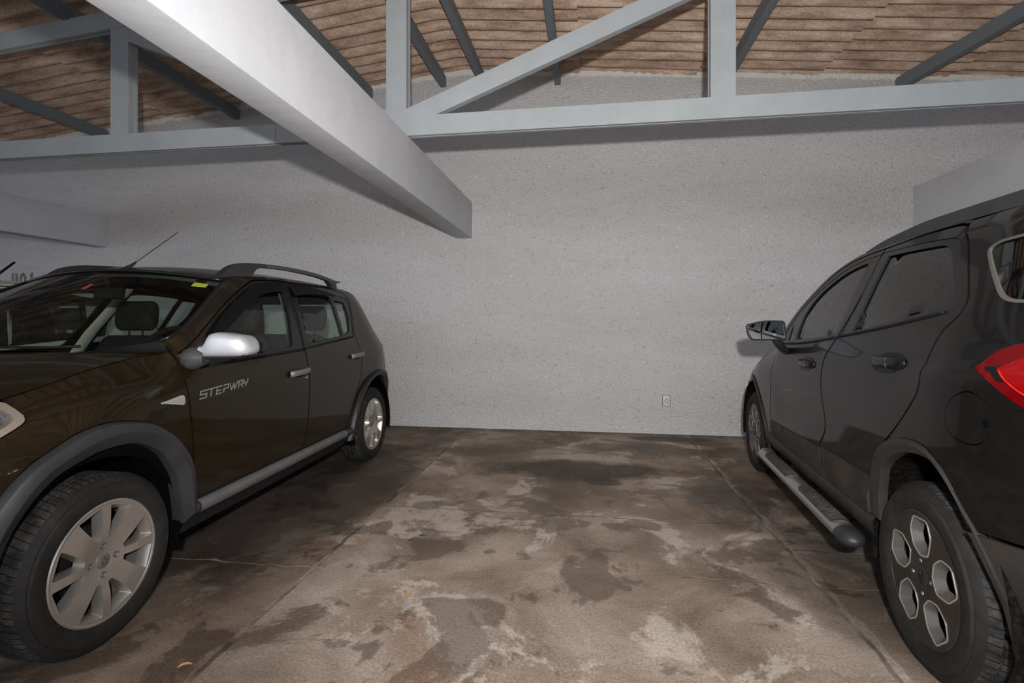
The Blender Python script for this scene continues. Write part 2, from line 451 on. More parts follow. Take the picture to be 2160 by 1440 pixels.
def area(p):
    return 0.5 * sum(p[i][0] * p[(i + 1) % len(p)][1] - p[(i + 1) % len(p)][0] * p[i][1] for i in range(len(p)))

def inset(p, d):
    """move a closed polygon inwards by d"""
    if area(p) < 0: p = p[::-1]
    n = len(p); out = []
    for i in range(n):
        a, b, c = (np.array(p[(i + k) % n], float) for k in (-1, 0, 1))
        e1 = b - a; e2 = c - b
        n1 = np.array((-e1[1], e1[0])) / max(np.linalg.norm(e1), 1e-9); n2 = np.array((-e2[1], e2[0])) / max(np.linalg.norm(e2), 1e-9)
        m = n1 + n2; L_ = np.linalg.norm(m)
        m = n1 if L_ < 0.2 else m / L_
        k = d / max(float(m @ n1), 0.5)
        out.append(tuple(b + m * k))
    return out

def resample(p, res):
    out = []
    n = len(p)
    for i in range(n):
        a, b = np.array(p[i], float), np.array(p[(i + 1) % n], float)
        L_ = np.linalg.norm(b - a)
        if L_ < 1e-6: continue
        k = max(1, int(math.ceil(L_ / res)))
        for j in range(k): out.append(tuple(a + (b - a) * j / k))
    return out

def inside_mask(pts, poly):
    x, y = pts[:, 0], pts[:, 1]
    q = np.array(poly); r = np.zeros(len(pts), bool)
    j = len(q) - 1
    for i in range(len(q)):
        c = ((q[i, 1] > y) != (q[j, 1] > y))
        with np.errstate(divide='ignore', invalid='ignore'):
            xx = (q[j, 0] - q[i, 0]) * (y - q[i, 1]) / (q[j, 1] - q[i, 1]) + q[i, 0]
        r ^= c & (x < xx)
        j = i
    return r

def seg_dist(pts, poly):
    q = np.array(poly); d = np.full(len(pts), 1e9)
    for i in range(len(q)):
        a, b = q[i], q[(i + 1) % len(q)]
        ab = b - a; L2 = max(ab @ ab, 1e-12)
        t = np.clip(((pts - a) @ ab) / L2, 0, 1)
        d = np.minimum(d, np.linalg.norm(pts - a - t[:, None] * ab, axis=1))
    return d

def triangulate(poly, holes, res):
    poly = resample(poly, res)
    holes = [resample(h, res) for h in holes]
    q = np.array(poly); lo = q.min(0); hi = q.max(0)
    gx = np.arange(lo[0] + res / 2, hi[0], res); gy = np.arange(lo[1] + res / 2, hi[1], res)
    G = np.array([(x + (0.5 * res if j % 2 else 0), y) for j, y in enumerate(gy) for x in gx]) if len(gx) and len(gy) else np.zeros((0, 2))
    if len(G):
        k = inside_mask(G, poly) & (seg_dist(G, poly) > res * 0.55)
        for h in holes: k &= ~inside_mask(G, h) & (seg_dist(G, h) > res * 0.55)
        G = G[k]
    pts = []; edges = []; loops = []
    for c in [poly] + holes:
        o = len(pts); pts += c; n = len(c)
        edges += [(o + i, o + (i + 1) % n) for i in range(n)]
        loops.append(list(range(o, o + n)))
    pts += [tuple(g) for g in G]
    vo, eo, fo, *_ = delaunay_2d_cdt([Vector(p) for p in pts], edges, [], 0, 1e-6)
    vo = np.array([tuple(v) for v in vo])
    cen = np.array([vo[list(f)].mean(0) for f in fo])
    k = inside_mask(cen, poly)
    for h in holes: k &= ~inside_mask(cen, h)
    tris = []
    for f, ok in zip(fo, k):
        if not ok: continue
        f = list(f)
        if area([vo[i] for i in f]) < 0: f = f[::-1]
        tris.append(tuple(f))
    # boundary edges (used once)
    cnt = {}
    for f in tris:
        for i in range(3):
            a, b = f[i], f[(i + 1) % 3]
            cnt[(min(a, b), max(a, b))] = cnt.get((min(a, b), max(a, b)), 0) + 1
    bnd = []
    for f in tris:
        for i in range(3):
            a, b = f[i], f[(i + 1) % 3]
            if cnt[(min(a, b), max(a, b))] == 1: bnd.append((a, b))
    return vo, tris, bnd

class Pchip:
    def __init__(s, x, y):
        s.x = np.array(x, float); s.y = np.array(y, float)
        h = np.diff(s.x); d = np.diff(s.y) / h
        m = np.zeros(len(x)); m[0] = d[0]; m[-1] = d[-1]
        for i in range(1, len(x) - 1):
            if d[i - 1] * d[i] > 0:
                w1 = 2 * h[i] + h[i - 1]; w2 = h[i] + 2 * h[i - 1]
                m[i] = (w1 + w2) / (w1 / d[i - 1] + w2 / d[i])
        s.m = m; s.h = h
    def __call__(s, v):
        v = float(np.clip(v, s.x[0], s.x[-1]))
        i = int(np.clip(np.searchsorted(s.x, v) - 1, 0, len(s.h) - 1))
        t = (v - s.x[i]) / s.h[i]; h = s.h[i]
        return float((2 * t ** 3 - 3 * t * t + 1) * s.y[i] + (t ** 3 - 2 * t * t + t) * h * s.m[i] + (-2 * t ** 3 + 3 * t * t) * s.y[i + 1] + (t ** 3 - t * t) * h * s.m[i + 1])

def smooth01(t):
    t = min(max(t, 0.0), 1.0); return t * t * (3 - 2 * t)

# ------------------------------------------------------------------ car toolkit
class CarKit:
    """car coordinates: u forward (0 = rear axle), v to the car's left, z up"""
    def __init__(s, root, W):
        s.root = root; s.W = W
    def panel(s, name, poly, matl, parent=None, holes=(), off=0.0, thick=0.014, side=1, res=0.05, gap=0.0, offfn=None, rim_mat=None):
        parent = parent or s.root
        if gap: poly = inset(poly, gap); holes = [inset(h, -gap) for h in holes]
        vo, tris, bnd = triangulate(poly, list(holes), res)
        V = []
        for (u, z) in vo:
            o = off + (offfn(u, z) if offfn else 0.0)
            V.append((u, side * (s.W(u, z) + o), z))
        n = len(V)
        F_ = [f[::-1] if side > 0 else f for f in tris]
        fm = [0] * len(F_)
        # folded edge
        if thick > 0:
            ids = {}
            def dup(i, deep):
                k = (i, deep)
                if k not in ids:
                    u, v, z = V[i]
                    V.append((u, v - side * thick * deep, z)); ids[k] = len(V) - 1
                return ids[k]
            for a, b in bnd:
                q = (dup(a, 0), dup(b, 0), dup(b, 1), dup(a, 1))
                F_.append(q if side > 0 else q[::-1]); fm.append(1 if rim_mat else 0)
        return mesh_obj(name, V, F_, [matl] + ([rim_mat] if rim_mat else []), parent, True, fm)
    def strip(s, name, pts, matl, parent=None, w=0.01, off=0.004, side=1, taper=False, h=0.006, closed=False):
        """raised bead following (u,z) points on the side surface"""
        path = [(u, side * (s.W(u, z) + off), z) for u, z in pts]
        if closed: path = path + path[:2]
        v, f = tube(path, w, 8)
        return mesh_obj(name, v, f, matl, parent or s.root)

def grid(name, rows, matl, parent=None, smooth=True, flip=False):
    V = [p for r in rows for p in r]; n = len(rows[0]); F_ = []
    for i in range(len(rows) - 1):
        for j in range(n - 1):
            q = (i * n + j, i * n + j + 1, (i + 1) * n + j + 1, (i + 1) * n + j)
            F_.append(q[::-1] if flip else q)
    return mesh_obj(name, V, F_, matl, parent, smooth)

def lathe(profile, seg=96, ax='y'):
    """profile of (radius, y) turned about the y axis"""
    V = []; F_ = []; n = len(profile)
    for k in range(seg):
        a = 2 * PI * k / seg
        for r, y in profile: V.append((r * math.cos(a), y, r * math.sin(a)))
    for k in range(seg):
        k2 = (k + 1) % seg
        for j in range(n - 1): F_.append((k * n + j, k2 * n + j, k2 * n + j + 1, k * n + j + 1))
    return V, F_

def tyre(parent, loc, R, rr, half, side, steer=0.0):
    """tyre with grooved, notched tread; returns the tyre object (outer face towards side*y)"""
    seg = 300
    prof = []   # (r, y, notch, groove)
    yo = half
    outer = [(rr - 0.004, yo - 0.016, 0, 0), (rr + 0.006, yo - 0.004, 0, 0), (rr + 0.018, yo + 0.004, 0, 0), (rr + (R - rr) * 0.42, yo + 0.010, 0, 0), (rr + (R - rr) * 0.62, yo + 0.007, 0, 0),
             (R - 0.034, yo - 0.002, 0, 0), (R - 0.030, yo - 0.001, 0, 0), (R - 0.020, yo - 0.008, 1, 0), (R - 0.007, yo - 0.020, 1, 1), (R - 0.002, yo - 0.034, 1, 1), (R, yo - 0.046, 1, 1)]
    prof += outer
    gro = [0.052, 0.018, -0.018, -0.052]
    w = 0.005
    for g in gro:
        sc = (yo - 0.046) / 0.06
        g *= sc * 0.92
        prof += [(R, g + w, 2, 1), (R - 0.008, g + w - 0.001, 0, 1), (R - 0.008, g - w + 0.001, 0, 1), (R, g - w, 2, 1)]
    prof += [(r, -y, n, g) for r, y, n, g in outer[::-1]]
    V = []; F_ = []; fm = []; n = len(prof)
    for k in range(seg):
        a = 2 * PI * k / seg
        for r, y, nt, _ in prof:
            q = r
            V.append((q * math.cos(a), y * side, q * math.sin(a)))
    for k in range(seg):
        k2 = (k + 1) % seg
        for j in range(n - 1):
            q = (k * n + j, k2 * n + j, k2 * n + j + 1, k * n + j + 1)
            F_.append(q if side < 0 else q[::-1]); fm.append(1 if prof[j][3] and prof[j + 1][3] else 0)
    o = mesh_obj('tyre', V, F_, ['rubber', 'tread'], parent, True, fm, sharp=40)
    o.location = loc; o.rotation_euler = (0, 0, steer)
    return o

def prism_plate(poly, holes, y_face, y_back, res=0.03, flare=0.0):
    """plate in the x-z plane with straight walls at the outline and the holes, as verts/faces/face kinds"""
    vo, tris, bnd = triangulate(poly, holes, res)
    V = [(x, y_face, z) for x, z in vo]; F_ = list(tris); kind = [0] * len(tris)
    ids = {}
    def g(i, d):
        if (i, d) not in ids:
            x, _, z = V[i]; V.append((x, y_back if d else y_face, z)); ids[(i, d)] = len(V) - 1
        return ids[(i, d)]
    for a, b in bnd:
        F_.append((g(b, 0), g(a, 0), g(a, 1), g(b, 1))); kind.append(1)
    return V, F_, kind

def ringlip(poly, w, y, h):
    """raised band along a closed outline, w wide (outwards), h proud"""
    p = resample(poly, 0.012)
    if area(p) < 0: p = p[::-1]
    q = inset(p, -w); n = len(p)
    V = [(x, y, z) for x, z in p] + [(x, y + h, z) for x, z in p] + [(x, y + h, z) for x, z in q] + [(x, y, z) for x, z in q]
    F_ = []
    for i in range(n):
        j = (i + 1) % n
        for a in range(3): F_.append((a * n + i, a * n + j, (a + 1) * n + j, (a + 1) * n + i))
    return V, F_

def polar(r, deg): return (r * math.cos(math.radians(deg)), r * math.sin(math.radians(deg)))

def flip_y(V, side): return [(x, y * side, z) for x, y, z in V] if side > 0 else [(-x, y * side, z) for x, y, z in V]

def rim_common(t, rr, half, side, matl, face=0.0):
    yo = half
    prof = [(rr - 0.006, yo - 0.016), (rr + 0.004, yo - 0.010), (rr + 0.006, yo - 0.004), (rr + 0.001, yo - 0.001), (rr - 0.006, yo - 0.003), (rr - 0.012, yo - 0.014), (rr - 0.016, yo - 0.05), (rr - 0.020, yo - 0.12), (rr - 0.014, -yo + 0.01), (rr + 0.004, -yo)]
    return lathe(prof, 120)

def pierced_plate(outline, wins, holes, yfun, cw, cd, depth, res):
    """dished plate with windows: chamfered shoulders running in to deep walls"""
    V, F_, K_ = [], [], []
    wins = [w if area(w) > 0 else w[::-1] for w in wins]
    vo, tris, bnd = triangulate(outline, wins + holes, res)
    V = [(x, yfun(math.hypot(x, z)), z) for x, z in vo]; F_ = list(tris); K_ = [0] * len(tris)
    for w in wins:
        p = resample(w, res); cx_ = sum(a[0] for a in w) / len(w); cz_ = sum(a[1] for a in w) / len(w)
        q = [(cx_ + (a[0] - cx_) * cw, cz_ + (a[1] - cz_) * cw) for a in p]; n = len(p); o = len(V)
        V += [(x, yfun(math.hypot(x, z)), z) for x, z in p]
        V += [(x, yfun(math.hypot(x, z)) - cd, z) for x, z in q]
        V += [(x, yfun(.2) - depth, z) for x, z in q]
        for i in range(n):
            j = (i + 1) % n
            for a in range(2): F_.append((o + a * n + i, o + a * n + j, o + (a + 1) * n + j, o + (a + 1) * n + i)); K_.append(1)
    for w in holes:
        n = len(w); o = len(V)
        V += [(x, yfun(math.hypot(x, z)), z) for x, z in w] + [(x, yfun(math.hypot(x, z)) - .03, z) for x, z in w]
        for i in range(n): F_.append((o + i, o + (i + 1) % n, o + n + (i + 1) % n, o + n + i)); K_.append(0)
        V.append((sum(a[0] for a in w) / n, yfun(.05) - .03, sum(a[1] for a in w) / n))
        for i in range(n): F_.append((o + n + i, o + n + (i + 1) % n, len(V) - 1)); K_.append(0)
    return V, F_, K_

def bolt(t, x, z, y, side, r=0.008, name='lug_nut', matl='steel'):
    V, F_ = lathe([(0.0005, 0.012), (r * .6, 0.0115), (r * .95, 0.008), (r, 0.0), (r, -0.01)], 6 if name == 'lug_nut' else 16)
    V = [(a + x, b + y, c + z) for a, b, c in V]
    return mesh_obj(name, flip_y(V, side), F_, matl, t, True, sharp=50)

def wheel_eight_spoke(car, loc, R, rr, half, side, steer=0.0, detail=True):
    """silver wheel: four broad blades, four narrow spokes, four sunk bolts, diamond cap"""
    t = tyre(car, loc, R, rr, half, side, steer)
    V, F_ = rim_common(t, rr, half, side, 'alloy')
    mesh_obj('rim', flip_y(V, side), F_, 'alloy', t, True, sharp=40)
    yf = half - 0.004
    wins = []
    for q in range(4):
        for sg in (1, -1):
            c = 45 + 90 * q
            w = [polar(r_, c + sg * a_) for r_, a_ in ((.084, 24), (.13, 15.5), (.207, 12.8), (.207, 40), (.13, 38.0), (.084, 35.5))]
            wins.append(rounded(w if sg > 0 else w[::-1], [.004, .05, .008, .008, .05, .004], 4))
    bolts = [[(polar(0.054, 90 * q)[0] + 0.0125 * math.cos(a), polar(0.054, 90 * q)[1] + 0.0125 * math.sin(a)) for a in np.linspace(0, 2 * PI, 17)[:-1]] for q in range(4)]
    ydish = lambda r_: yf - .020 * (1 - smooth01(r_ / .15))
    v, f, k = pierced_plate([polar(rr - 0.002, a) for a in range(0, 360, 4)], wins, bolts, ydish, .76, .038, .042, .012)
    mesh_obj('spoke_plate', flip_y(v, side), f, 'alloy', t, True, sharp=24)
    for q in range(4): bolt(t, *polar(0.054, 90 * q), yf - 0.036, side, 0.008)
    v, f = lathe([(0.0005, 0.004), (0.024, 0.003), (0.029, 0.0), (0.029, -0.02)], 40)
    mesh_obj('centre_cap', flip_y([(a, b + yf - 0.017, c) for a, b, c in v], side), f, 'alloycap', t, True, sharp=40)
    v, f = ringlip([polar(r, a) for r, a in ((0.013, 0), (0.020, 90), (0.013, 180), (0.020, 270))][::1], -0.004, yf - 0.0135, 0.003)
    mesh_obj('diamond_emblem', flip_y(v, side), f, 'alloymid', t, False)
    v, f = lathe([(0.03, -0.055), (0.125, -0.055), (0.130, -0.062), (0.130, -0.080)], 60)
    mesh_obj('brake_disc', flip_y([(a, b + half - 0.02, c) for a, b, c in v], side), f, 'brake', t, True, sharp=40)
    v, f = lathe([(0.001, -0.10), (rr - 0.02, -0.10)], 60)
    mesh_obj('brake_backplate', flip_y([(a, b + half - 0.02, c) for a, b, c in v], side), f, 'void', t, True)
    return t

def wheel_five_window(car, loc, R, rr, half, side, rot=88, detail=True):
    """dark grey wheel: five long six-sided openings with bright machined lips"""
    t = tyre(car, loc, R, rr, half, side)
    V, F_ = rim_common(t, rr, half, side, 'alloydark')
    mesh_obj('rim', flip_y(V, side), F_, 'alloydark', t, True, sharp=40)
    yf = half - 0.004
    wins = []
    for q in range(5):
        c = rot - 72 * q
        w = rounded([polar(r, c + a) for r, a in ((0.202, -12), (0.206, 11), (0.160, 22.5), (0.097, 27), (0.077, -2), (0.110, -24), (0.162, -22.5))], 0.012, 3)
        wins.append(w)
    plate, f, k = pierced_plate([polar(rr - 0.003, a) for a in range(0, 360, 4)], wins, [], lambda r_: yf - .010 * (1 - smooth01(r_ / .075)), .62, .026, .028, .02)
    o = mesh_obj('wheel_face', flip_y(plate, side), f, ['alloydark', 'alloymid'], t, True, k, sharp=30)
    for w in wins:
        v, f = ringlip(w, 0.0052, yf - 0.003, 0.0045)
        mesh_obj('machined_lip', flip_y(v, side), f, 'alloylip', t, True, sharp=40)
    for q in range(4):
        v, f = lathe([(0.013, 0.0015), (0.018, 0.0025), (0.019, 0.0)], 24)
        x, z = polar(0.056, 85 + 90 * q)
        bolt(t, x, z, yf - 0.010, side, 0.0088)
    v, f = lathe([(0.0005, 0.006), (0.026, 0.005), (0.031, 0.001), (0.031, -0.01)], 40)
    mesh_obj('centre_cap', flip_y([(a, b + yf - .009, c) for a, b, c in v], side), f, 'alloydark', t, True, sharp=40)
    v, f = lathe([(0.0005, 0.0075), (0.0155, 0.0070), (0.017, 0.005)], 40)
    v = [(a * 0.75, b + yf - .009, c * 1.6) for a, b, c in v]
    mesh_obj('oval_emblem', flip_y(v, side), f, 'blue', t, True)
    v, f = lathe([(0.03, -0.06), (0.135, -0.06), (0.14, -0.07), (0.14, -0.085)], 60)
    mesh_obj('brake_disc', flip_y([(a, b + half - 0.02, c) for a, b, c in v], side), f, 'brake', t, True, sharp=40)
    v, f = lathe([(0.001, -0.10), (rr - 0.02, -0.10)], 60)
    mesh_obj('brake_backplate', flip_y([(a, b + half - 0.02, c) for a, b, c in v], side), f, 'void', t, True)
    return t

def arch_flare(K, name, outer, inner, side, matl='plastic', bulge=0.034, parent=None, n=40, lip=0.05):
    """plastic wheel arch moulding between two (u,z) curves, bulging outwards, lip folding in"""
    def rs(c):
        c = catmull(c, 8); q = np.array(c); d = np.r_[0, np.cumsum(np.linalg.norm(np.diff(q, axis=0), axis=1))]
        t = np.linspace(0, d[-1], n); return np.c_[np.interp(t, d, q[:, 0]), np.interp(t, d, q[:, 1])]
    o, i = rs(outer), rs(inner)
    rows = []
    for k in range(n):
        r = []
        for t, off in ((0, 0.0), (0.0, 0.010), (0.08, 0.80 * bulge), (0.25, bulge), (0.46, bulge * 1.05), (0.50, bulge * 1.0), (0.97, bulge * 0.12), (1.0, -.004), (1.0, -lip)):
            p = o[k] * (1 - t) + i[k] * t
            wv = K.W(*(o[k] * (1 - min(t, .6)) + i[k] * min(t, .6)))
            r.append((p[0], side * (wv + off), p[1]))
        rows.append(r)
    o_ = grid(name, rows, matl, parent or K.root, True, flip=side < 0)
    try: o_.data.set_sharp_from_angle(angle=math.radians(28))
    except Exception: pass
    return o_

def wheel_well(K, c, r, v0, v1, n=24):
    rows = []
    for k in range(n + 1):
        a = math.radians(-15 + 210 * k / n)
        rows.append([(c[0] + r * math.cos(a), v, c[1] + r * math.sin(a)) for v in (v0, v1)])
    return rows

def seat(name, parent, u, v, zc, w, h, matl='fabric', headrest=True, bench=False):
    """backrest + cushion block with rounded shape, headrest as sub-part"""
    def pad(u0, z0, u1, z1, wid, t, ex=3.0):
        rows = []
        for k in range(15):
            s_ = .5 - .5 * math.cos(PI * k / 14)
            cu = u0 + (u1 - u0) * s_; cz = z0 + (z1 - z0) * s_
            d = np.array((u1 - u0, z1 - z0)); d = d / np.linalg.norm(d); nrm = np.array((d[1], -d[0]))
            sc = max(0.02, 1 - abs(2 * s_ - 1) ** 3.2) ** 0.42
            ring = []
            for j in range(20):
                a = 2 * PI * j / 20
                ca, sa = math.cos(a), math.sin(a)
                x = math.copysign(abs(ca) ** 0.45, ca) * wid / 2 * (0.72 + 0.28 * sc); y = math.copysign(abs(sa) ** 0.6, sa) * t / 2 * sc
                ring.append((cu + nrm[0] * y, v + x, cz + nrm[1] * y))
            rows.append(ring)
        V = [p for r in rows for p in r]; F_ = []
        for i in range(14):
            for j in range(20): F_.append((i * 20 + j, i * 20 + (j + 1) % 20, (i + 1) * 20 + (j + 1) % 20, (i + 1) * 20 + j))
        F_ += [tuple(range(20)), tuple(280 + j for j in range(20))[::-1]]
        return V, F_
    v1 = pad(u, zc, u - 0.16, zc + h, w, 0.13)
    v2 = pad(u - 0.05, zc - 0.03, u + 0.46, zc + 0.02, w, 0.14)
    V, F_ = join(v1, v2)
    o = mesh_obj(name, V, F_, matl, parent, True)
    if headrest:
        for hv in ([v] if not bench else [v - w * .33, v + w * .33]):
            vv = v; v = hv
            a = pad(u - 0.165, zc + h + 0.035, u - 0.19, zc + h + 0.235, 0.28, 0.11)
            v = vv
            p1 = tube([(u - .165, hv - .05, zc + h - .02), (u - .17, hv - .05, zc + h + .06)], .006, 6); p2 = tube([(u - .165, hv + .05, zc + h - .02), (u - .17, hv + .05, zc + h + .06)], .006, 6)
            mesh_obj('headrest', *join(a, p1, p2), matl, o, True)
    return o

# ------------------------------------------------------------------ the setting
WALL_Y = 5.74
bm = bmesh.new(); box(bm, -16, 14, -9, WALL_Y + 0.1, -0.2, 0)
structure(bm_obj('floor', bm, 'floor'))
bm = bmesh.new(); box(bm, -40, 40, -45, -9, -0.24, -0.02)
structure(bm_obj('floor_yard', bm, 'ground'))
def roof_z(x): return 4.105 - 0.083 * abs(x + 1.39)
# back wall up to the gable
xs = [-16, -1.39, 14]
bm = bmesh.new()
for y in (WALL_Y, WALL_Y + 0.2):
    pass
V = []
for y in (WALL_Y, WALL_Y + 0.2):
    V += [(-16, y, 0), (14, y, 0), (14, y, roof_z(14) + 0.02), (-1.39, y, roof_z(-1.39) + 0.02), (-16, y, roof_z(-16) + 0.02)]
structure(mesh_obj('wall_back', V, [(0, 1, 2, 3, 4), (9, 8, 7, 6, 5), (0, 5, 6, 1), (1, 6, 7, 2), (2, 7, 8, 3), (3, 8, 9, 4), (4, 9, 5, 0)], 'wall', smooth=False))

# corrugated roof: overlapping sheets, waves running along x, laps under the purlins
def roof_slope(name, sgn):
    V = []; F_ = []
    lam = 0.177; rng = random.Random(3 + sgn)
    lap = 1.22
    nx = 13 if sgn > 0 else 12
    for i in range(nx):
        a = i * lap - (0.0 if i else 0.05); b_ = (i + 1) * lap + 0.10
        ys = np.arange(-3.0, WALL_Y + 0.06, lam / 10)
        col = 0; o = len(V)
        for end, d in ((0, a), (1, b_)):
            for y in ys:
                sheet = int((y + 1.6) // 1.05)
                r = random.Random(i * 131 + sheet * 17 + (5 if sgn > 0 else 0))
                jit = r.uniform(-0.03, 0.03); dz = r.uniform(-0.004, 0.004)
                h = 0.026 * math.cos(2 * PI * y / lam)
                x = -1.39 + sgn * (d + jit)
                z = 4.115 - 0.083 * (d + jit) + h + dz + (0.012 if end == 0 else -0.012) + (.02 if i else 0.02)
                V.append((x, y, z))
        n = len(ys)
        for k in range(n - 1):
            q = (o + k, o + k + 1, o + n + k + 1, o + n + k)
            F_.append(q if sgn < 0 else q[::-1])
        # cut ends of the sheets, 8 mm thick
        for k in range(n): V.append((V[o + n + k][0], V[o + n + k][1], V[o + n + k][2] + 0.010))
        for k in range(n - 1): F_.append((o + n + k, o + n + k + 1, o + 2 * n + k + 1, o + 2 * n + k))
        for k in range(n): V.append((V[o + k][0], V[o + k][1], V[o + k][2] + 0.010))
        for k in range(n - 1): F_.append((o + k, o + k + 1, o + 3 * n + k + 1, o + 3 * n + k))
        for k in range(n - 1): F_.append((o + 3 * n + k, o + 3 * n + k + 1, o + 2 * n + k + 1, o + 2 * n + k))
    return structure(mesh_obj(name, V, F_, 'roof', None, True, sharp=60))
roof_slope('ceiling', 1); roof_slope('ceiling_left', -1)
# mortar fillet between the gable and the sheets
V = []; xs = np.arange(-9, 8, 0.04); F_ = []
for i, x in enumerate(xs):
    r = random.Random(i); k = r.uniform(-0.012, 0.018)
    V += [(x, WALL_Y - 0.022 - r.uniform(0, .012), roof_z(x) + 0.03), (x, WALL_Y - 0.012, roof_z(x) - 0.008 + k * .7), (x, WALL_Y + 0.01, roof_z(x) - 0.022 + k * .7)]
for i in range(len(xs) - 1):
    for j in range(2): F_.append((i * 3 + j, i * 3 + j + 1, (i + 1) * 3 + j + 1, (i + 1) * 3 + j))
structure(mesh_obj('trim_1', V, F_, 'mortar'))

# concrete beams running out from the back wall
def beam(x0, x1, label):
    bm = bmesh.new(); box(bm, x0, x1, -2.5, WALL_Y - 0.002, 2.195, 2.605, 0.006)
    o = bm_obj('concrete_beam', bm, 'beam', None, True)
    return tag(o, label, 'beam', 'concrete beams under the roof trusses')
beam(-1.505, -1.317, 'white painted concrete beam overhead between the two bays, brightly lit')
beam(-6.333, -6.145, 'white concrete beam end showing at the far left above the white car')
beam(3.296, 3.486, 'white concrete beam at the right above the black car')

# timber truss across the bays
truss = empty('roof_truss', (0, 3.67, 2.605))
tag(truss, 'grey painted timber roof truss spanning above the cars on the concrete beams', 'truss')
TY0, TY1 = -0.03, 0.035
def tmember(name, p, q, h, y0=TY0, y1=TY1, groove=True):
    """a plank pair: axis from p to q in the (x,z) plane of the truss, depth h"""
    bm = bmesh.new()
    p = np.array(p, float); q = np.array(q, float); d = (q - p) / np.linalg.norm(q - p); nn = np.array((-d[1], d[0])) * h / 2
    for a, b_ in (((y0, y0 + 0.026), (y1 - 0.026, y1), ) if groove else ((y0, y1),)):
        lo = a
        c = [p - nn, q - nn, q + nn, p + nn]
        hexa(bm, [(x, a, z) for x, z in c] + [(x, b_, z) for x, z in c], 0.002)
    if groove:
        c = [p - nn * .93, q - nn * .93, q + nn * .93, p + nn * .93]
        hexa(bm, [(x, y0 + 0.02, z) for x, z in c] + [(x, y1 - 0.02, z) for x, z in c])
    return bm_obj(name, bm, 'truss', truss)
z0 = 2.605
tmember('bottom_chord', (-8.8, 0.085), (-2.403, 0.085), 0.148)
tmember('bottom_chord', (-2.40, 0.085), (7.5, 0.085), 0.148)
def topz(x): return roof_z(x) - 0.115 - z0
tmember('top_chord', (-1.39, topz(-1.39) - 0.075), (-9.0, topz(-9.0) - 0.075), 0.15)
tmember('top_chord', (-1.39, topz(-1.39) - 0.075), (7.5, topz(7.5) - 0.075), 0.15)
for x in (-6.17, -3.795, -1.42, 0.918, 3.30, 5.68):
    tmember('post', (x, 0.158), (x, topz(x) - 0.15), 0.165 if x != -1.42 else 0.16, TY0 + 0.002, TY1 + 0.03)
tmember('diagonal_brace', (-1.40, 0.12), (0.86, topz(0.9) - 0.2), 0.135, TY0 + 0.004, TY1 - 0.004, False)
tmember('diagonal_brace', (-1.44, 0.12), (-3.74, topz(-3.74) - 0.2), 0.135, TY0 + 0.004, TY1 - 0.004, False)

# purlins from the wall out over the truss
def purlin(xw, xn, yn, label):
    bm = bmesh.new()
    w = 0.034
    k = (xn - xw) / (yn - WALL_Y)
    x0, x1 = xw + k * (-1.5 - WALL_Y), xw
    zf = lambda x: roof_z(x) - 0.003
    hexa(bm, [(x0 - w, -1.5, zf(x0) - .12), (x0 + w, -1.5, zf(x0) - .12), (x1 + w, WALL_Y, zf(x1) - .12), (x1 - w, WALL_Y, zf(x1) - .12),
              (x0 - w, -1.5, zf(x0)), (x0 + w, -1.5, zf(x0)), (x1 + w, WALL_Y, zf(x1)), (x1 - w, WALL_Y, zf(x1))], 0.003)
    tag(bm_obj('roof_purlin', bm, 'purlin'), label, 'purlin', 'dark grey purlins under the roof sheets')
for a in ((-6.17, -6.17, 3, 'dark grey roof purlin at the far left, ending behind the left truss post'),
          (-4.30, -4.30, 3, 'dark grey roof purlin just right of the left truss post'),
          (-2.56, -2.56, 3, 'dark grey roof purlin along the right edge of the white concrete beam'),
          (-1.66, -1.66, 3, 'dark grey purlin right behind the king post, left of the ridge'),
          (-1.20, -1.22, 3, 'dark grey purlin just right of the ridge, meeting the diagonal brace'),
          (-0.33, -0.33, 3, 'dark grey purlin crossing behind the middle of the diagonal brace'),
          (1.45, 1.45, 3, 'dark grey purlin just right of the second truss post'),
          (3.16, 3.36, 4.5, 'dark grey roof purlin at the right above the black car')):
    purlin(*a)

# socket on the wall
so = empty('wall_socket', (0.855, WALL_Y, 0.365)); tag(so, 'small white power socket low on the rough plaster wall', 'socket')
bm = bmesh.new(); box(bm, -0.039, 0.039, -0.012, 0.0, -0.060, 0.060, 0.004); bm_obj('cover_plate', bm, 'outlet', so, True)
bm = bmesh.new(); box(bm, -0.0425, 0.0425, -0.0055, 0.0, -0.0635, 0.0635); bm_obj('plate_gap_shade', bm, 'darkgap', so)  # dark sheet added for the shaded gap around the cover plate
v, f = lathe([(0.0185, -0.016), (0.0185, -0.012), (0.013, -0.0125), (0.0125, -0.0135), (0.0005, -0.0135)], 32)
mesh_obj('socket_insert', v, f, 'outlet', so, True, sharp=40)
v, f = lathe([(0.0222, -0.0122), (0.0222, -0.0135), (0.0185, -0.0135), (0.0185, -0.0122)], 32)
mesh_obj('socket_ring', v, f, 'darkgap', so, True, sharp=40)
bm = bmesh.new()
for dx in (-0.006, 0.006): box(bm, dx - .002, dx + .002, -0.0139, -0.0132, -0.002, 0.002)
bm_obj('pin_holes', bm, 'darkgap', so)

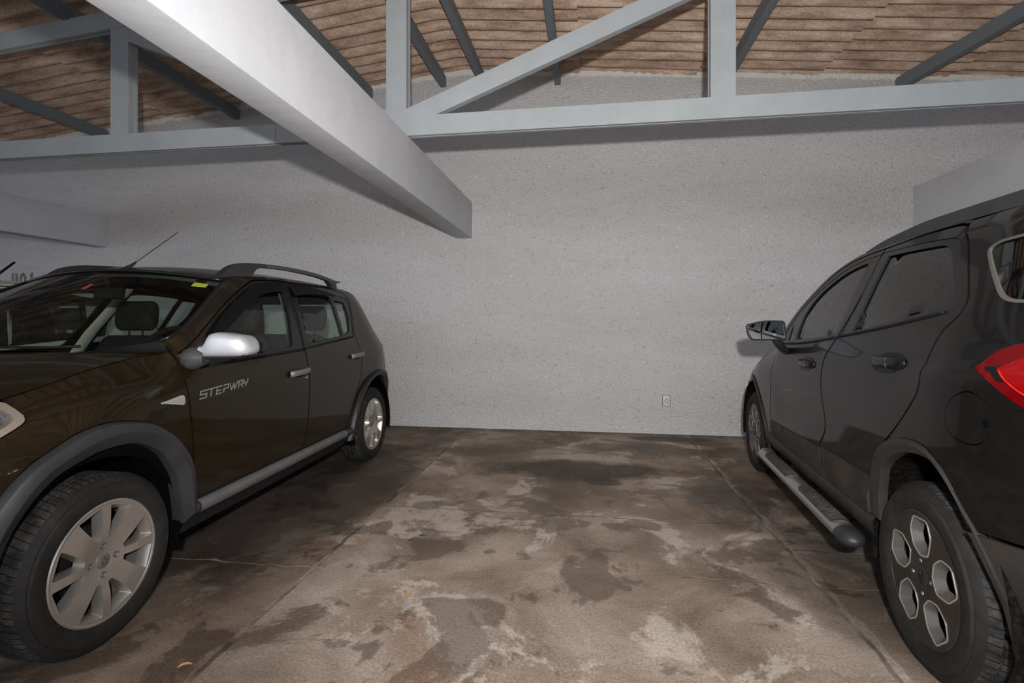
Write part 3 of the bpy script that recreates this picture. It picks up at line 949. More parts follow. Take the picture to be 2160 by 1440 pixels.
# stencilled bay number on the wall at the far left
num = empty('stencilled_number', (-7.62, WALL_Y, 1.68)); tag(num, 'grey stencilled bay number on the wall above the white car', 'number')
def stroke(bm, pts, w, y=-0.004):
    for (a, b_) in zip(pts[:-1], pts[1:]):
        a = np.array(a); b_ = np.array(b_); d = (b_ - a) / np.linalg.norm(b_ - a); n_ = np.array((-d[1], d[0])) * w / 2
        c = [a - n_, b_ - n_, b_ + n_, a + n_]
        hexa(bm, [(x, y, z) for x, z in c] + [(x, 0.001, z) for x, z in c])
for pts in ([[(.018, .20), (.018, .07), (.10, .07)], [(.074, .20), (.074, 0.0)]],
            [[(.178 + .036 * math.cos(t), .10 + .086 * math.sin(t)) for t in np.linspace(0, 2 * PI, 25)]],
            [[(.316, .206), (.316, 0)], [(.292, .152), (.304, .164)]]):
    bm = bmesh.new()
    for p in pts: stroke(bm, p, 0.033)
    bm_obj('digit', bm, 'paint_num', num)

# leaves on the floor
def leaf(x, y, L_, w, rz, m, label):
    rows = []
    for i in range(9):
        t = i / 8
        ww = w * math.sin(PI * (0.04 + 0.94 * t)) ** 0.8
        rows.append([((t - .5) * L_, s * ww / 2, 0.003 + 0.006 * abs(s) + 0.006 * math.sin(PI * t)) for s in (-1, -.5, 0, .5, 1)])
    rows += [[(L_ * (.5 + k * .08), s * .0012, .004 + k * .002) for s in (-1, -.5, 0, .5, 1)] for k in (0, 1, 2)]
    o = grid('dry_leaf', rows, m); o.location = (x, y, 0); o.rotation_euler = (0, 0, rz)
    tag(o, label, 'leaf', 'leaves lying on the concrete')
def at_floor(px, py):
    c = F_px * 1.22 / (py - 680); t = (px - 1080) / F_px * c
    return (t * math.cos(YAW) - c * math.sin(YAW), t * math.sin(YAW) + c * math.cos(YAW))
F_px = 1071.0
leaf(*at_floor(390, 1408), 0.045, 0.016, 0.6, 'leaf', 'tiny orange dry leaf on the floor near the silver front wheel')
leaf(*at_floor(857, 1253), 0.040, 0.020, 2.4, 'leaf', 'ochre leaf scrap lying on the stained floor in mid bay')
leaf(*at_floor(890, 1132), 0.035, 0.014, 0.5, 'leafdark', 'dark leaf scrap on the floor left of mid bay, farther of a pair')
leaf(*at_floor(866, 1142), 0.028, 0.014, 0.8, 'leafdark', 'dark leaf scrap on the floor left of mid bay, nearer of a pair')

# ------------------------------------------------------------------ hatchback (brown one on the left, and the white one behind it)
LBf = Pchip([.15, .35, .6, .85, .95, 1.0, 1.2, 1.38, 1.46, 1.52, 1.56], [.80, .85, .872, .875, .865, .85, .765, .68, .63, .56, .50])
LPf = Pchip([2.2, 2.6, 2.9, 3.1, 3.25, 3.38], [0, .006, .04, .12, .25, .42])
LZh = Pchip([2.16, 2.22, 2.56, 2.74, 2.9, 3.2, 3.36], [1.125, 1.095, 1.035, .993, .955, .86, .79])
def WL(u, z):
    b_ = LBf(z); P = 0.0
    if u < .05: P += .48 * (.05 - u) ** 2 * (1 + 2.4 * min(max(z - 1, 0), .5))
    P += LPf(u) if u > 2.2 else 0
    k = smooth01((u - 2.15) / .25)
    d = z - LZh(u)
    if k > 0 and d > -.2: P += k * .14 * ((min(d, 0.02) + .2) / .2) ** 2
    return b_ - P
L_ROOFZ = Pchip([-.32, -.2, 0, .3, .8, 1.2, 1.5, 1.69], [1.425, 1.455, 1.495, 1.52, 1.53, 1.52, 1.495, 1.455])

def car_text(K, parent, side):
    """block lettering made of strokes on the door, reading backwards along the car"""
    def mp(x, y):   # x 0..1 along the word, y 0..1 height
        u0, u1 = 2.192, 1.832
        u = u0 + (u1 - u0) * x - 0.010 * y
        z = 0.869 + 0.022 * x + 0.033 * y
        return u, z
    def bar(bm, a, b_, w=0.0062):
        (u0, z0_), (u1, z1_) = mp(*a), mp(*b_)
        d = np.array((u1 - u0, z1_ - z0_)); d = d / np.linalg.norm(d); n_ = np.array((-d[1], d[0])) * w / 2; e = d * w * .4
        c = [np.array((u0, z0_)) - n_ - e, np.array((u1, z1_)) - n_ + e, np.array((u1, z1_)) + n_ + e, np.array((u0, z0_)) + n_ - e]
        pts = [(u, side * (K.W(u, z) + .0006), z) for u, z in c] + [(u, side * (K.W(u, z) + .0022), z) for u, z in c]
        hexa(bm, pts)
    letters = dict(
        S=[((.0, 1), (.40, 1)), ((.0, 1), (.0, .52)), ((.0, .52), (.11, .52)), ((.115, .52), (.115, .04)), ((.115, .0), (.0, .0))],
        T=[((.20, .95), (.20, .0))],
        E=[((.31, .72), (.31, .05)), ((.30, .0), (.40, .0)), ((.31, .45), (.39, .45))],
        P=[((.44, 1), (.54, 1)), ((.54, 1), (.54, .5)), ((.54, .5), (.45, .5)), ((.45, .5), (.45, 0))],
        W=[((.57, 1), (.61, .0)), ((.61, .0), (.655, .85)), ((.655, .85), (.68, .0)), ((.68, .0), (.73, 1))],
        A=[((.765, 0), (.765, 1)), ((.765, 1), (.845, 1)), ((.845, 1), (.845, 0)), ((.79, .45), (.84, .45))],
        Y=[((.88, 1), (.88, .5)), ((.88, .5), (.96, .5)), ((.97, 1), (.96, .5)), ((.93, .5), (.93, 0))])
    for k, st in letters.items():
        bm = bmesh.new()
        for a, b_ in st: bar(bm, a, b_)
        bm_obj('letter', bm, 'letter', parent)

def door_handle(K, u, z, parent, side, matl, L_=0.20, cup=True):
    if cup:
        ring = rounded([(u - L_ * .30, z - .030), (u + L_ * .22, z - .030), (u + L_ * .24, z + .010), (u - L_ * .30, z + .010)], .03)
        K.panel('handle_recess', ring, 'void', parent, off=0.0015, thick=.006, side=side, res=.03)
    path = [(u + L_ * .5, side * (K.W(u + L_ * .5, z) + .008), z - .004), (u + L_ * .40, side * (K.W(u + L_ * .4, z) + .030), z), (u, side * (K.W(u, z) + .040), z + .004), (u - L_ * .40, side * (K.W(u - L_ * .4, z) + .032), z + .006), (u - L_ * .5, side * (K.W(u - L_ * .5, z) + .008), z + .004)]
    v, f = tube(catmull(path, 5), 0.019, 12, True, (0.5, 1.0))
    return mesh_obj('door_handle', v, f, matl, parent)

def build_hatch(name, loc, rz, paint, full=True, frontsteer=0.0):
    car = empty(name, loc, rz)
    K = CarKit(car, WL)
    wb = 2.616
    a_edge = [(2.25, 1.137), (2.12, 1.215), (2.0, 1.285), (1.85, 1.372), (1.69, 1.455)]
    f_out = [(2.216, .395), (2.219, .425), (2.238, .556), (2.283, .653), (2.362, .743), (2.467, .812), (2.56, .838), (2.659, .848), (2.75, .832), (2.821, .801), (2.905, .753), (2.975, .67), (3.03, .55), (3.05, .40), (3.05, .32)]
    f_in = [(2.262, .325), (2.274, .37), (2.318, .533), (2.352, .596), (2.406, .673), (2.488, .728), (2.559, .750), (2.658, .752), (2.717, .740), (2.817, .700), (2.888, .632), (2.94, .54), (2.965, .42), (2.965, .30)]
    r_out = [(.575, .30), (.547, .37), (.511, .495), (.46, .59), (.398, .655), (.30, .72), (.188, .765), (.04, .795), (-.12, .795), (-.28, .745), (-.40, .655), (-.48, .52), (-.51, .36), (-.51, .30)]
    r_in = [(.462, .30), (.452, .40), (.424, .545), (.37, .615), (.28, .687), (.16, .735), (.038, .750), (-.10, .742), (-.24, .69), (-.34, .60), (-.40, .48), (-.42, .35), (-.42, .28)]
    # shapes in (u, z)
    P_fdoor = loop([(2.209, .415), (2.217, .53), (2.232, .73), (2.249, .85), (2.252, .967), (2.236, 1.065)], [(2.236, 1.065), (2.176, 1.106), (1.976, 1.218), (1.759, 1.337), (1.482, 1.455), (1.3, 1.488), (1.04, 1.503)],
                   [(1.04, 1.503), (1.055, 1.43), (1.13, 1.21), (1.19, 1.04), (1.207, .95), (1.203, .85), (1.21, .683), (1.229, .504), (1.263, .415)], [(1.263, .415), (2.209, .415)])
    P_ffr = loop([(2.165, 1.035), (2.135, 1.085), (1.976, 1.195), (1.759, 1.314), (1.482, 1.434), (1.3, 1.470), (1.06, 1.482)], [(1.06, 1.482), (1.072, 1.43), (1.145, 1.21), (1.195, 1.048)], [(1.195, 1.048), (1.7, 1.022), (2.165, 1.012)], [(2.165, 1.012), (2.165, 1.035)])
    P_fgl = rounded([(2.085, 1.050), (1.96, 1.170), (1.759, 1.286), (1.482, 1.405), (1.3, 1.440), (1.125, 1.450), (1.20, 1.25), (1.305, 1.068), (1.7, 1.052)], [.01, .03, .08, .08, .08, .03, .05, .02, .1])
    P_rdoor = loop([(1.254, .415), (1.221, .504), (1.202, .683), (1.195, .85), (1.199, .95), (1.182, 1.04), (1.122, 1.21), (1.047, 1.43), (1.032, 1.503)], [(1.032, 1.503), (.6, 1.503), (.3, 1.490), (.135, 1.468)],
                   [(.135, 1.468), (.15, 1.41), (.24, 1.26), (.318, 1.16), (.345, 1.10), (.343, 1.0), (.361, .867), (.401, .763), (.526, .572), (.604, .442), (.648, .415)], [(.648, .415), (1.254, .415)])
    P_rfr = loop([(1.175, 1.048), (1.118, 1.20), (1.043, 1.44)], [(1.043, 1.44), (1.02, 1.452), (.6, 1.452), (.3, 1.440), (.185, 1.425)], [(.185, 1.425), (.175, 1.405), (.24, 1.29), (.325, 1.17), (.372, 1.105)], [(.372, 1.105), (.55, 1.088), (1.175, 1.048)])
    P_rgl = rounded([(1.115, 1.078), (.972, 1.425), (.7, 1.425), (.480, 1.412), (.562, 1.115)], [.02, .02, .1, .015, .015])
    P_qgl = rounded([(.522, 1.120), (.436, 1.398), (.262, 1.388), (.30, 1.27), (.400, 1.150)], [.012, .012, .03, .03, .03])
    P_roofside = loop(a_edge, [(1.69, 1.455), (1.5, 1.495), (1.2, 1.52), (.8, 1.53), (.3, 1.52), (.10, 1.505)], [(.10, 1.505), (.13, 1.472)], [(.13, 1.472), (.3, 1.495), (.6, 1.508), (1.04, 1.508), (1.3, 1.494), (1.482, 1.461), (1.759, 1.343), (1.976, 1.224), (2.176, 1.112), (2.24, 1.070)], [(2.24, 1.07), (2.25, 1.137)])
    P_quarter = loop([(.13, 1.472), (.10, 1.505)], [(.10, 1.505), (0, 1.495), (-.2, 1.455), (-.32, 1.425)], [(-.32, 1.425), (-.38, 1.33), (-.46, 1.18), (-.53, 1.05), (-.575, .9), (-.585, .76)], [(-.585, .76), (-.44, .66), (-.40, .655)],
                     [(-.40, .655), (-.28, .745), (-.12, .795), (.04, .795), (.188, .765), (.30, .72), (.398, .655), (.46, .59), (.511, .495), (.547, .37)], [(.547, .37), (.64, .415)], [(.64, .415), (.597, .442), (.519, .572), (.394, .763), (.354, .867), (.336, 1.0), (.338, 1.10), (.311, 1.16), (.233, 1.26), (.143, 1.41), (.13, 1.472)])
    zh = [(u, LZh(u)) for u in (2.26, 2.4, 2.56, 2.74, 2.86)]
    P_fend = loop([(2.215, .415), (2.224, .53), (2.239, .73), (2.256, .85), (2.259, .967), (2.243, 1.065), (2.255, 1.092)], zh, [(2.86, LZh(2.86)), (2.861, .94), (2.856, .912), (2.871, .890), (2.937, .857), (3.05, .80)], [(3.05, .80), (3.0, .66)],
                  [(2.975, .67), (2.905, .753), (2.821, .801), (2.75, .832), (2.659, .848), (2.56, .838), (2.467, .812), (2.362, .743), (2.283, .653), (2.238, .556), (2.219, .425)], [(2.219, .425), (2.215, .415)])
    P_head = loop([(2.858, .912), (2.863, .940), (2.875, .957), (2.94, .945), (3.05, .908), (3.20, .856)], [(3.20, .856), (3.26, .80), (3.22, .755)], [(3.22, .755), (3.08, .79), (2.939, .859), (2.873, .892), (2.858, .912)])
    P_lens = loop([(2.877, .914), (2.887, .932), (2.912, .939), (3.0, .908), (3.19, .840)], [(3.19, .840), (3.215, .80)], [(3.215, .80), (3.09, .806), (2.952, .868), (2.895, .895), (2.877, .914)])
    P_bump = loop([(3.0, .66), (3.055, .79)], [(3.055, .79), (3.22, .75), (3.36, .70)], [(3.36, .70), (3.38, .5), (3.37, .25)], [(3.37, .25), (3.05, .25)], [(3.05, .25), (3.05, .40), (3.03, .55), (2.99, .66)])
    P_rbump = loop([(-.40, .655), (-.44, .66), (-.585, .755)], [(-.585, .755), (-.625, .6), (-.61, .35), (-.58, .28)], [(-.58, .28), (-.51, .30)], [(-.51, .36), (-.48, .52), (-.40, .655)])
    P_tail = rounded([(-.36, 1.285), (-.43, 1.26), (-.535, 1.03), (-.572, .90), (-.50, .87), (-.41, 1.0), (-.36, 1.15)], .03)
    for s in ((1, -1) if full else (1, -1)):
        K.panel('front_fender', P_fend, paint, side=s, gap=.0025)
        d = K.panel('front_door', P_fdoor, paint, side=s, holes=[P_ffr], gap=.0025)
        K.panel('window_frame', P_ffr, 'gloss', d, holes=[P_fgl], off=-.003, side=s, thick=.016, rim_mat='sealblack')
        K.panel('window_glass', inset(P_fgl, -.004), 'glass', d, off=-.014, thick=0, side=s)
        door_handle(K, 1.335, .908, d, s, 'handle')
        if s == 1:
            v, f = lathe([(.0005, .004), (.010, .003), (.0115, 0)], 20)
            mesh_obj('keyhole', [(a + 1.235, b_ + WL(1.235, .865), c + .865) for a, b_, c in v], f, 'chrome', d)
        K.strip('window_seal', [(u, 1.012 + .033 * (2.165 - u) / .97) for u in np.linspace(2.16, 1.2, 8)], 'sealblack', d, .008, .002, s)
        if full and s == 1:
            car_text(K, d, s)
        dfl = loop([(2.005, 1.180), (1.86, 1.272), (1.689, 1.358), (1.482, 1.444), (1.3, 1.476), (1.085, 1.490)], [(1.085, 1.49), (1.105, 1.425)], [(1.105, 1.425), (1.29, 1.415), (1.46, 1.385), (1.652, 1.306), (1.85, 1.205), (1.99, 1.155)], [(1.99, 1.155), (2.005, 1.18)])
        K.panel('rain_deflector', dfl, 'smoked', d, off=.004, side=s, thick=.002, offfn=lambda u, z: .022 * smooth01((LBf(z) - .62) / .06))
        d = K.panel('rear_door', P_rdoor, paint, side=s, holes=[P_rfr], gap=.0025)
        K.panel('window_frame', P_rfr, 'gloss', d, holes=[P_rgl, P_qgl], off=-.003, side=s, thick=.016, rim_mat='sealblack')
        K.panel('window_glass', inset(P_rgl, -.004), 'glass', d, off=-.014, thick=0, side=s)
        K.panel('quarter_glass', inset(P_qgl, -.004), 'glass', d, off=-.012, thick=0, side=s)
        K.strip('window_seal', [(u, 1.050 + .058 * (1.17 - u) / .8) for u in np.linspace(1.17, .38, 8)], 'sealblack', d, .007, .002, s)
        door_handle(K, .45, .958, d, s, 'handle')
        dfl = loop([(1.03, 1.49), (.8, 1.492), (.55, 1.470), (.40, 1.445)], [(.40, 1.445), (.42, 1.425)], [(.42, 1.425), (.6, 1.432), (.85, 1.425), (1.035, 1.405)], [(1.035, 1.405), (1.03, 1.49)])
        K.panel('rain_deflector', dfl, 'smoked', d, off=.004, side=s, thick=.002, offfn=lambda u, z: .012)
        K.panel('roof_side', P_roofside, paint, side=s, res=.04)
        q = K.panel('quarter_panel', P_quarter, paint, side=s, gap=.001)
        K.panel('tail_light', P_tail, 'redlamp', off=.004, side=s, thick=.02)
        K.panel('front_bumper_side', P_bump, paint, side=s, gap=.001)
        K.panel('rear_bumper_side', P_rbump, paint, side=s, gap=.001)
        h = K.panel('headlight', P_head, 'floortint', off=.002, side=s, thick=.03, gap=-.001, holes=[P_lens], res=.02)
        K.panel('lamp_lens', inset(P_lens, .002), 'lampglass', h, off=-.004, thick=0, side=s)
        K.panel('lamp_reflector', inset(P_lens, -.004), 'chromelamp', h, off=-.035, thick=0, side=s, offfn=lambda u, z: .012 * math.sin(u * 160))
        K.panel('nose_corner', loop([(3.20, .858), (3.28, .826), (3.36, .788)], [(3.36, .788), (3.36, .705)], [(3.36, .705), (3.22, .753)], [(3.22, .753), (3.262, .80), (3.20, .858)]), paint, side=s, gap=.001)
        rep = rounded([(2.412, .883), (2.292, .902), (2.285, .893), (2.285, .866), (2.292, .858)], .008)
        r_ = K.panel('side_repeater', rep, 'silver', off=.006, side=s, thick=.01, res=.02, holes=[inset(rep, .005)])
        K.panel('repeater_lens', inset(rep, .005), 'lens', r_, off=.0075, side=s, thick=.01, res=.02)
        if full:
            arch_flare(K, 'wheel_arch_trim', f_out, f_in, s)
            arch_flare(K, 'wheel_arch_trim', r_out, r_in, s)
        # sill
        rows = []
        for u in np.linspace(2.235, .575, 12):
            w = WL(u, .4)
            rows.append([(u, s * (w + o), z) for o, z in ((-.01, .412), (.002, .405), (.014, .398))])
        st = grid('sill_trim', [[(u, s * (WL(u, .4) + o), z) for o, z in ((-.02, .408), (.004, .404), (.022, .397), (.030, .388), (.028, .358), (.016, .347), (-.01, .342), (-.05, .27), (-.10, .235))] for u in np.linspace(2.24, .55, 14)], 'plastic', car, True, flip=s < 0)
        grid('sill_strip', [[(u, s * (WL(u, .4) + o), z) for o, z in ((.005, .4055), (.0235, .3985), (.0320, .389), (.0300, .359), (.018, .348))] for u in np.linspace(2.195, .66, 14)], 'sill', st, True, flip=s < 0)
        # mirror
        cap = []
        for t in (0, .08, .16, .24, .34, .48, .62, .74, .84, .93, 1.0):
            v_ = .905 + .210 * t
            top = .036 + .062 * smooth01((t - .06) / .22) - .014 * smooth01((t - .35) / .5) - .052 * max(0, (t - .78) / .22) ** 2.2
            bot = -.014 + .020 * max(0, (t - .8) / .2) ** 2
            dep = .055 + .045 * smooth01(t / .3) - .055 * max(0, (t - .75) / .25) ** 2
            uf = 2.215 - .065 * t
            ring = []
            for k in range(20):
                a = 2 * PI * k / 20
                c_, s_ = math.cos(a), math.sin(a)
                cz = (top + bot) / 2; hz = (top - bot) / 2
                ring.append((uf + math.copysign(abs(c_) ** .6, c_) * dep * (.55 if c_ > 0 else .9), s * v_, 1.078 + cz + math.copysign(abs(s_) ** .6, s_) * hz))
            cap.append(ring + [ring[0]])
        mb = [[(2.232 + .040 * math.cos(a) * k, s * v_, 1.058 + (.048 * k) * math.sin(a)) for a in np.linspace(0, 2 * PI, 17)] for v_, k in ((.835, .80), (.852, 1.0), (.872, 1.10), (.893, 1.02), (.910, .82), (.935, .60))]
        g = grid('side_mirror', mb, 'basegrey', car, True, flip=s > 0)
        V = [p for r in cap for p in r[:-1]]; F_ = []
        for i in range(10):
            for j in range(20): F_.append((i * 20 + j, i * 20 + (j + 1) % 20, (i + 1) * 20 + (j + 1) % 20, (i + 1) * 20 + j))
        F_ += [tuple(range(20)), tuple(200 + j for j in range(20))]
        mesh_obj('mirror_cap', V, F_, 'silver' if full else paint, g, True, sharp=60)
        lo = [[(2.175 - .03 * t + .048 * math.cos(a), s * (.925 + .17 * t), 1.066 - .004 + .010 * t ** 2 + .014 * math.sin(a)) for a in np.linspace(0, 2 * PI, 13)] for t in np.linspace(0, 1, 5)]
        grid('mirror_underside', lo, 'plastic', g, True)
        gl = [[(2.095 - .035 * t, s * (.94 + .16 * t), 1.072 + (.02 + .062 * (1 - .5 * t)) * q_) for q_ in (0, .5, 1)] for t in np.linspace(0, 1, 5)]
        grid('mirror_glass', gl, 'mirror', g, True)
        # sail panel in front of the side window
        K.panel('mirror_sail', rounded([(2.205, 1.03), (2.235, 1.07), (2.10, 1.125), (2.07, 1.115), (2.085, 1.03)], .01), 'plastic', g, off=.006, side=s, thick=.02, res=.03)
    # wheels
    for (u, st) in ((wb, frontsteer), (0.0, 0.0)):
        for s in (1, -1):
            wheel_eight_spoke(car, (u, s * .735, .322), .322, .218, .098, s, st if s > 0 else st)
    # roof, hood, screens
    ss = np.linspace(-1, 1, 25)
    rows = []
    for t in np.linspace(0, 1, 25):
        ue = 1.69 - 2.01 * t; ze = L_ROOFZ(ue); w = WL(ue, ze)
        rows.append([(ue + .115 * (1 - s * s) * (1 - t) ** 2 - .05 * (1 - s * s) * t * t, s * w, ze + .055 * (1 - abs(s) ** 2.4)) for s in ss])
    roof = grid('roof', rows, paint, car, True, flip=True)
    grid('headliner', [[(x, y * .97, z - .035) for x, y, z in r] for r in rows], 'headliner', car, True)
    # antenna
    ap = [(1.69, 0, 1.512), (1.655, 0, 1.532), (1.625, 0, 1.548)]
    v1 = tube([(1.70, 0, 1.505), (1.68, 0, 1.525), (1.635, 0, 1.552), (1.60, 0, 1.578)], [.024, .017, .010, .006], 12)
    v2 = tube([(1.60, 0, 1.578), (1.275, 0, 1.812)], [.0032, .0022], 8)
    if full: mesh_obj('antenna', *join(v1, v2), 'plastic', roof)
    else: mesh_obj('antenna', *join(tube([(.97, .35, 1.545), (.94, .35, 1.565), (.90, .35, 1.595)], [.02, .018, .012], 12), tube([(.90, .35, 1.595), (.755, .35, 1.727)], [.011, .009], 10)), 'sealblack', roof)
    if full:
        for s in (1, -1):
            def side_prism(poly, v0, v1_, bev=.006):
                bm = bmesh.new()
                a = [bm.verts.new((u, s * v0, z)) for u, z in poly]; b_ = [bm.verts.new((u, s * v1_, z)) for u, z in poly]
                fs = [bm.faces.new(a), bm.faces.new(b_[::-1])]
                n = len(poly)
                for i in range(n): fs.append(bm.faces.new((a[i], a[(i + 1) % n], b_[(i + 1) % n], b_[i])))
                es = [e for e in bm.edges if len(e.link_faces) == 2 and (e.link_faces[0] in fs[:2] or e.link_faces[1] in fs[:2])]
                bmesh.ops.bevel(bm, geom=es, offset=bev, segments=2, affect='EDGES')
                return bm
            foot = loop([(1.665, 1.470), (1.62, 1.508), (1.54, 1.556), (1.43, 1.585), (1.32, 1.596), (1.20, 1.604)], [(1.20, 1.604), (1.20, 1.578)], [(1.20, 1.578), (1.27, 1.571), (1.32, 1.552), (1.35, 1.518), (1.37, 1.485)], [(1.37, 1.485), (1.665, 1.47)])
            rl = bm_obj('roof_rail', side_prism(foot, .535, .578), 'plastic', car, True, 40)
            bar = loop([(1.205, 1.604), (1.0, 1.612), (.756, 1.613), (.5, 1.604), (.29, 1.585), (.19, 1.572)], [(.19, 1.572), (.12, 1.578), (.11, 1.571), (.19, 1.552)], [(.19, 1.552), (.3, 1.560), (.5, 1.579), (.756, 1.588), (1.0, 1.587), (1.205, 1.578)], [(1.205, 1.578), (1.205, 1.604)])
            bm_obj('rail_bar', side_prism(bar, .538, .575), 'railgrey', rl, True, 40)
            ft = loop([(.34, 1.562), (.27, 1.556), (.20, 1.554)], [(.20, 1.554), (.17, 1.49)], [(.17, 1.49), (.26, 1.49)], [(.26, 1.49), (.29, 1.53), (.34, 1.562)])
            bm_obj('rail_foot', side_prism(ft, .537, .577, .003), 'plastic', rl, True, 40)
    # windscreen
    ae = catmull(a_edge, 6)
    wrows = []
    for t in np.linspace(0, 1, 16):
        k = t * (len(ae) - 1); i = min(int(k), len(ae) - 2); fr = k - i
        ue = ae[i][0] * (1 - fr) + ae[i + 1][0] * fr; ze = ae[i][1] * (1 - fr) + ae[i + 1][1] * fr
        w = WL(ue, ze)
        wrows.append([(ue + (.20 * (1 - t) + .115 * t) * (1 - s * s), s * (w - .004), ze + (-.072 * (1 - t) + .055 * t) * (1 - s * s)) for s in ss])
    ws = grid('windscreen', [[(x - .004, y, z - .004) for x, y, z in r] for r in wrows], 'glass', car, True, flip=True)
    v, f = tube([(x, y, z + .001) for x, y, z in wrows[-1]], .008, 8); v2 = tube([r[-1] for r in wrows], .009, 8); v3 = tube([r[0] for r in wrows], .009, 8)
    mesh_obj('windscreen_seal', *join((v, f), v2, v3), 'gloss', ws)
    def on_ws(t, s):
        i = int(t * 15); a = np.array(wrows[min(i, 14)]); b_ = np.array(wrows[min(i, 14) + 1]); fr = t * 15 - min(i, 14)
        r = a * (1 - fr) + b_ * fr; k = (s + 1) / 2 * 24; j = min(int(k), 23)
        return tuple(r[j] * (1 - (k - j)) + r[j + 1] * (k - j))
    for (s0, s1, t0) in ((.62, -.30, .10), (-.05, -.85, .07)):
        arm = [on_ws(.0 + t0 * .2, s0)] + [on_ws(t0 * (.3 + .7 * k), s0 + (s1 - s0) * k) for k in (.25, .5, .75, 1)]
        arm = [(x + .012, y, z + .016) for x, y, z in arm]
        bl = [on_ws(t0 * (.75 + .5 * k) + .0, s0 - .12 + (s1 - s0) * (.12 + .9 * k)) for k in (0, .33, .66, 1)]
        bl = [(x + .005, y, z + .007) for x, y, z in bl]
        mesh_obj('wiper', *join(tube(arm, [.006, .005, .0045, .004, .0035], 8), tube(bl, .004, 6)), 'sealblack', ws)
    if full:
        def sticker(nm, t0, t1, s0, s1, m):
            q = [on_ws(t0, s0), on_ws(t0, s1), on_ws(t1, s1), on_ws(t1, s0)]
            mesh_obj(nm, [(x - .007, y, z - .007) for x, y, z in q], [(0, 1, 2, 3)], m, ws, False)
        sticker('windscreen_sticker', .865, .925, .80, .905, 'yellow')
        sticker('windscreen_sticker', .935, .985, .80, .87, 'gloss')
        sticker('windscreen_sticker', .76, .83, .045, .085, 'redstick')
    # cowl, hood
    hrows = []
    for t in np.linspace(0, 1, 22):
        ue = 2.205 + 1.13 * t
        r = []
        for s in ss:
            u = ue + (.26 * (1 - t) + .07 * t) * (1 - s * s)
            zz = LZh(u) + .045 * (1 - abs(s) ** 3) - .05 * smooth01((t - .85) / .15) - (.012 if t == 0 else 0)
            r.append((u, s * (WL(ue, LZh(ue)) - .003), zz))
        hrows.append(r)
    grid('hood', hrows, paint, car, True, flip=False)
    cr = [[tuple(np.array(wrows[0][j]) * (1 - k) + (np.array(hrows[0][j]) + np.array((.03, 0, -.012))) * k - np.array((0, 0, .012 * math.sin(PI * k)))) for j in range(25)] for k in np.linspace(0, 1, 5)]
    grid('cowl', cr, 'smoked', car, True, flip=False)
    # nose
    nose = [[(3.36 + b_ * (1 - s * s), s * (WL(3.36, z) if z > .2 else .45), z) for s in ss] for z, b_ in ((.79, .05), (.70, .09), (.55, .12), (.40, .12), (.25, .08))]
    fb = grid('front_bumper', nose, paint, car, True, flip=True)
    grid('grille', [[(x + .008, y * .8, z) for x, y, z in r] for r in nose[2:4]], 'void', fb, True, flip=True)
    # tail
    def rear_u(z): return float(np.interp(z, [.28, .35, .6, .755, .9, 1.05, 1.18, 1.33, 1.425], [-.58, -.61, -.625, -.585, -.575, -.53, -.46, -.38, -.32]))
    def rr_(z, k=1.0): return [(rear_u(z) - .06 * (1 - s * s), s * k * WL(rear_u(z), z), z) for s in ss]
    tg = grid('tailgate', [rr_(z) for z in (.74, .8, .9, 1.0, 1.06)], paint, car, True)
    grid('rear_bumper', [rr_(z) for z in (.25, .28, .35, .5, .6, .7, .75)], paint, car, True)
    grid('rear_window', [[(x + .01, y, z) for x, y, z in rr_(z, .86)] for z in (1.055, 1.15, 1.25, 1.33, 1.40)], 'glass', tg, True)
    for s in (1, -1):
        grid('tailgate_pillar', [[(rear_u(z) - .06 * (1 - k * k), s * k * WL(rear_u(z), z), z) for k in (.85, .92, 1)] for z in (1.055, 1.15, 1.25, 1.33, 1.425)], paint, tg, True)
    zt = 1.395
    grid('spoiler', [[(x - d, y, z) for x, y, z in rr_(z)] for z, d in ((1.395, .0), (1.41, .03))] + [[(rear_u(1.425) - .05 * (1 - s * s) - .05, s * WL(-.32, 1.425), 1.43 + .055 * (1 - abs(s) ** 2.4)) for s in ss], rows[-1]], paint, tg, True)
    # dark inner body with wheel wells and window openings
    side_poly = loop([(-.55, .30), (-.58, .6), (-.53, .9), (-.42, 1.2), (-.28, 1.42)], [(-.28, 1.42), (0, 1.48), (.8, 1.515), (1.5, 1.48), (1.68, 1.445)], [(1.68, 1.445), (2.2, 1.12), (2.25, 1.06)], [(2.25, 1.06), (2.6, 1.0), (3.0, .90), (3.3, .75), (3.34, .3)], [(3.34, .3), (-.55, .30)])
    open1 = loop([(2.10, 1.045), (1.96, 1.18), (1.759, 1.296), (1.482, 1.415), (1.12, 1.460)], [(1.12, 1.46), (1.21, 1.25), (1.32, 1.06)], [(1.32, 1.06), (2.10, 1.045)])
    open2 = loop([(1.12, 1.07), (.96, 1.435)], [(.96, 1.435), (.5, 1.42), (.25, 1.39)], [(.25, 1.39), (.38, 1.14), (.5, 1.115)], [(.5, 1.115), (1.12, 1.07)])
    inner = [loop(catmull(f_in, 5) + [f_in[0]])[:-1]] if False else None
    def arch_hole(c, r): return [(c[0] + r * math.cos(a), max(c[1] + r * math.sin(a), .31)) for a in np.linspace(math.radians(-3), math.radians(183), 30)]
    parts = []
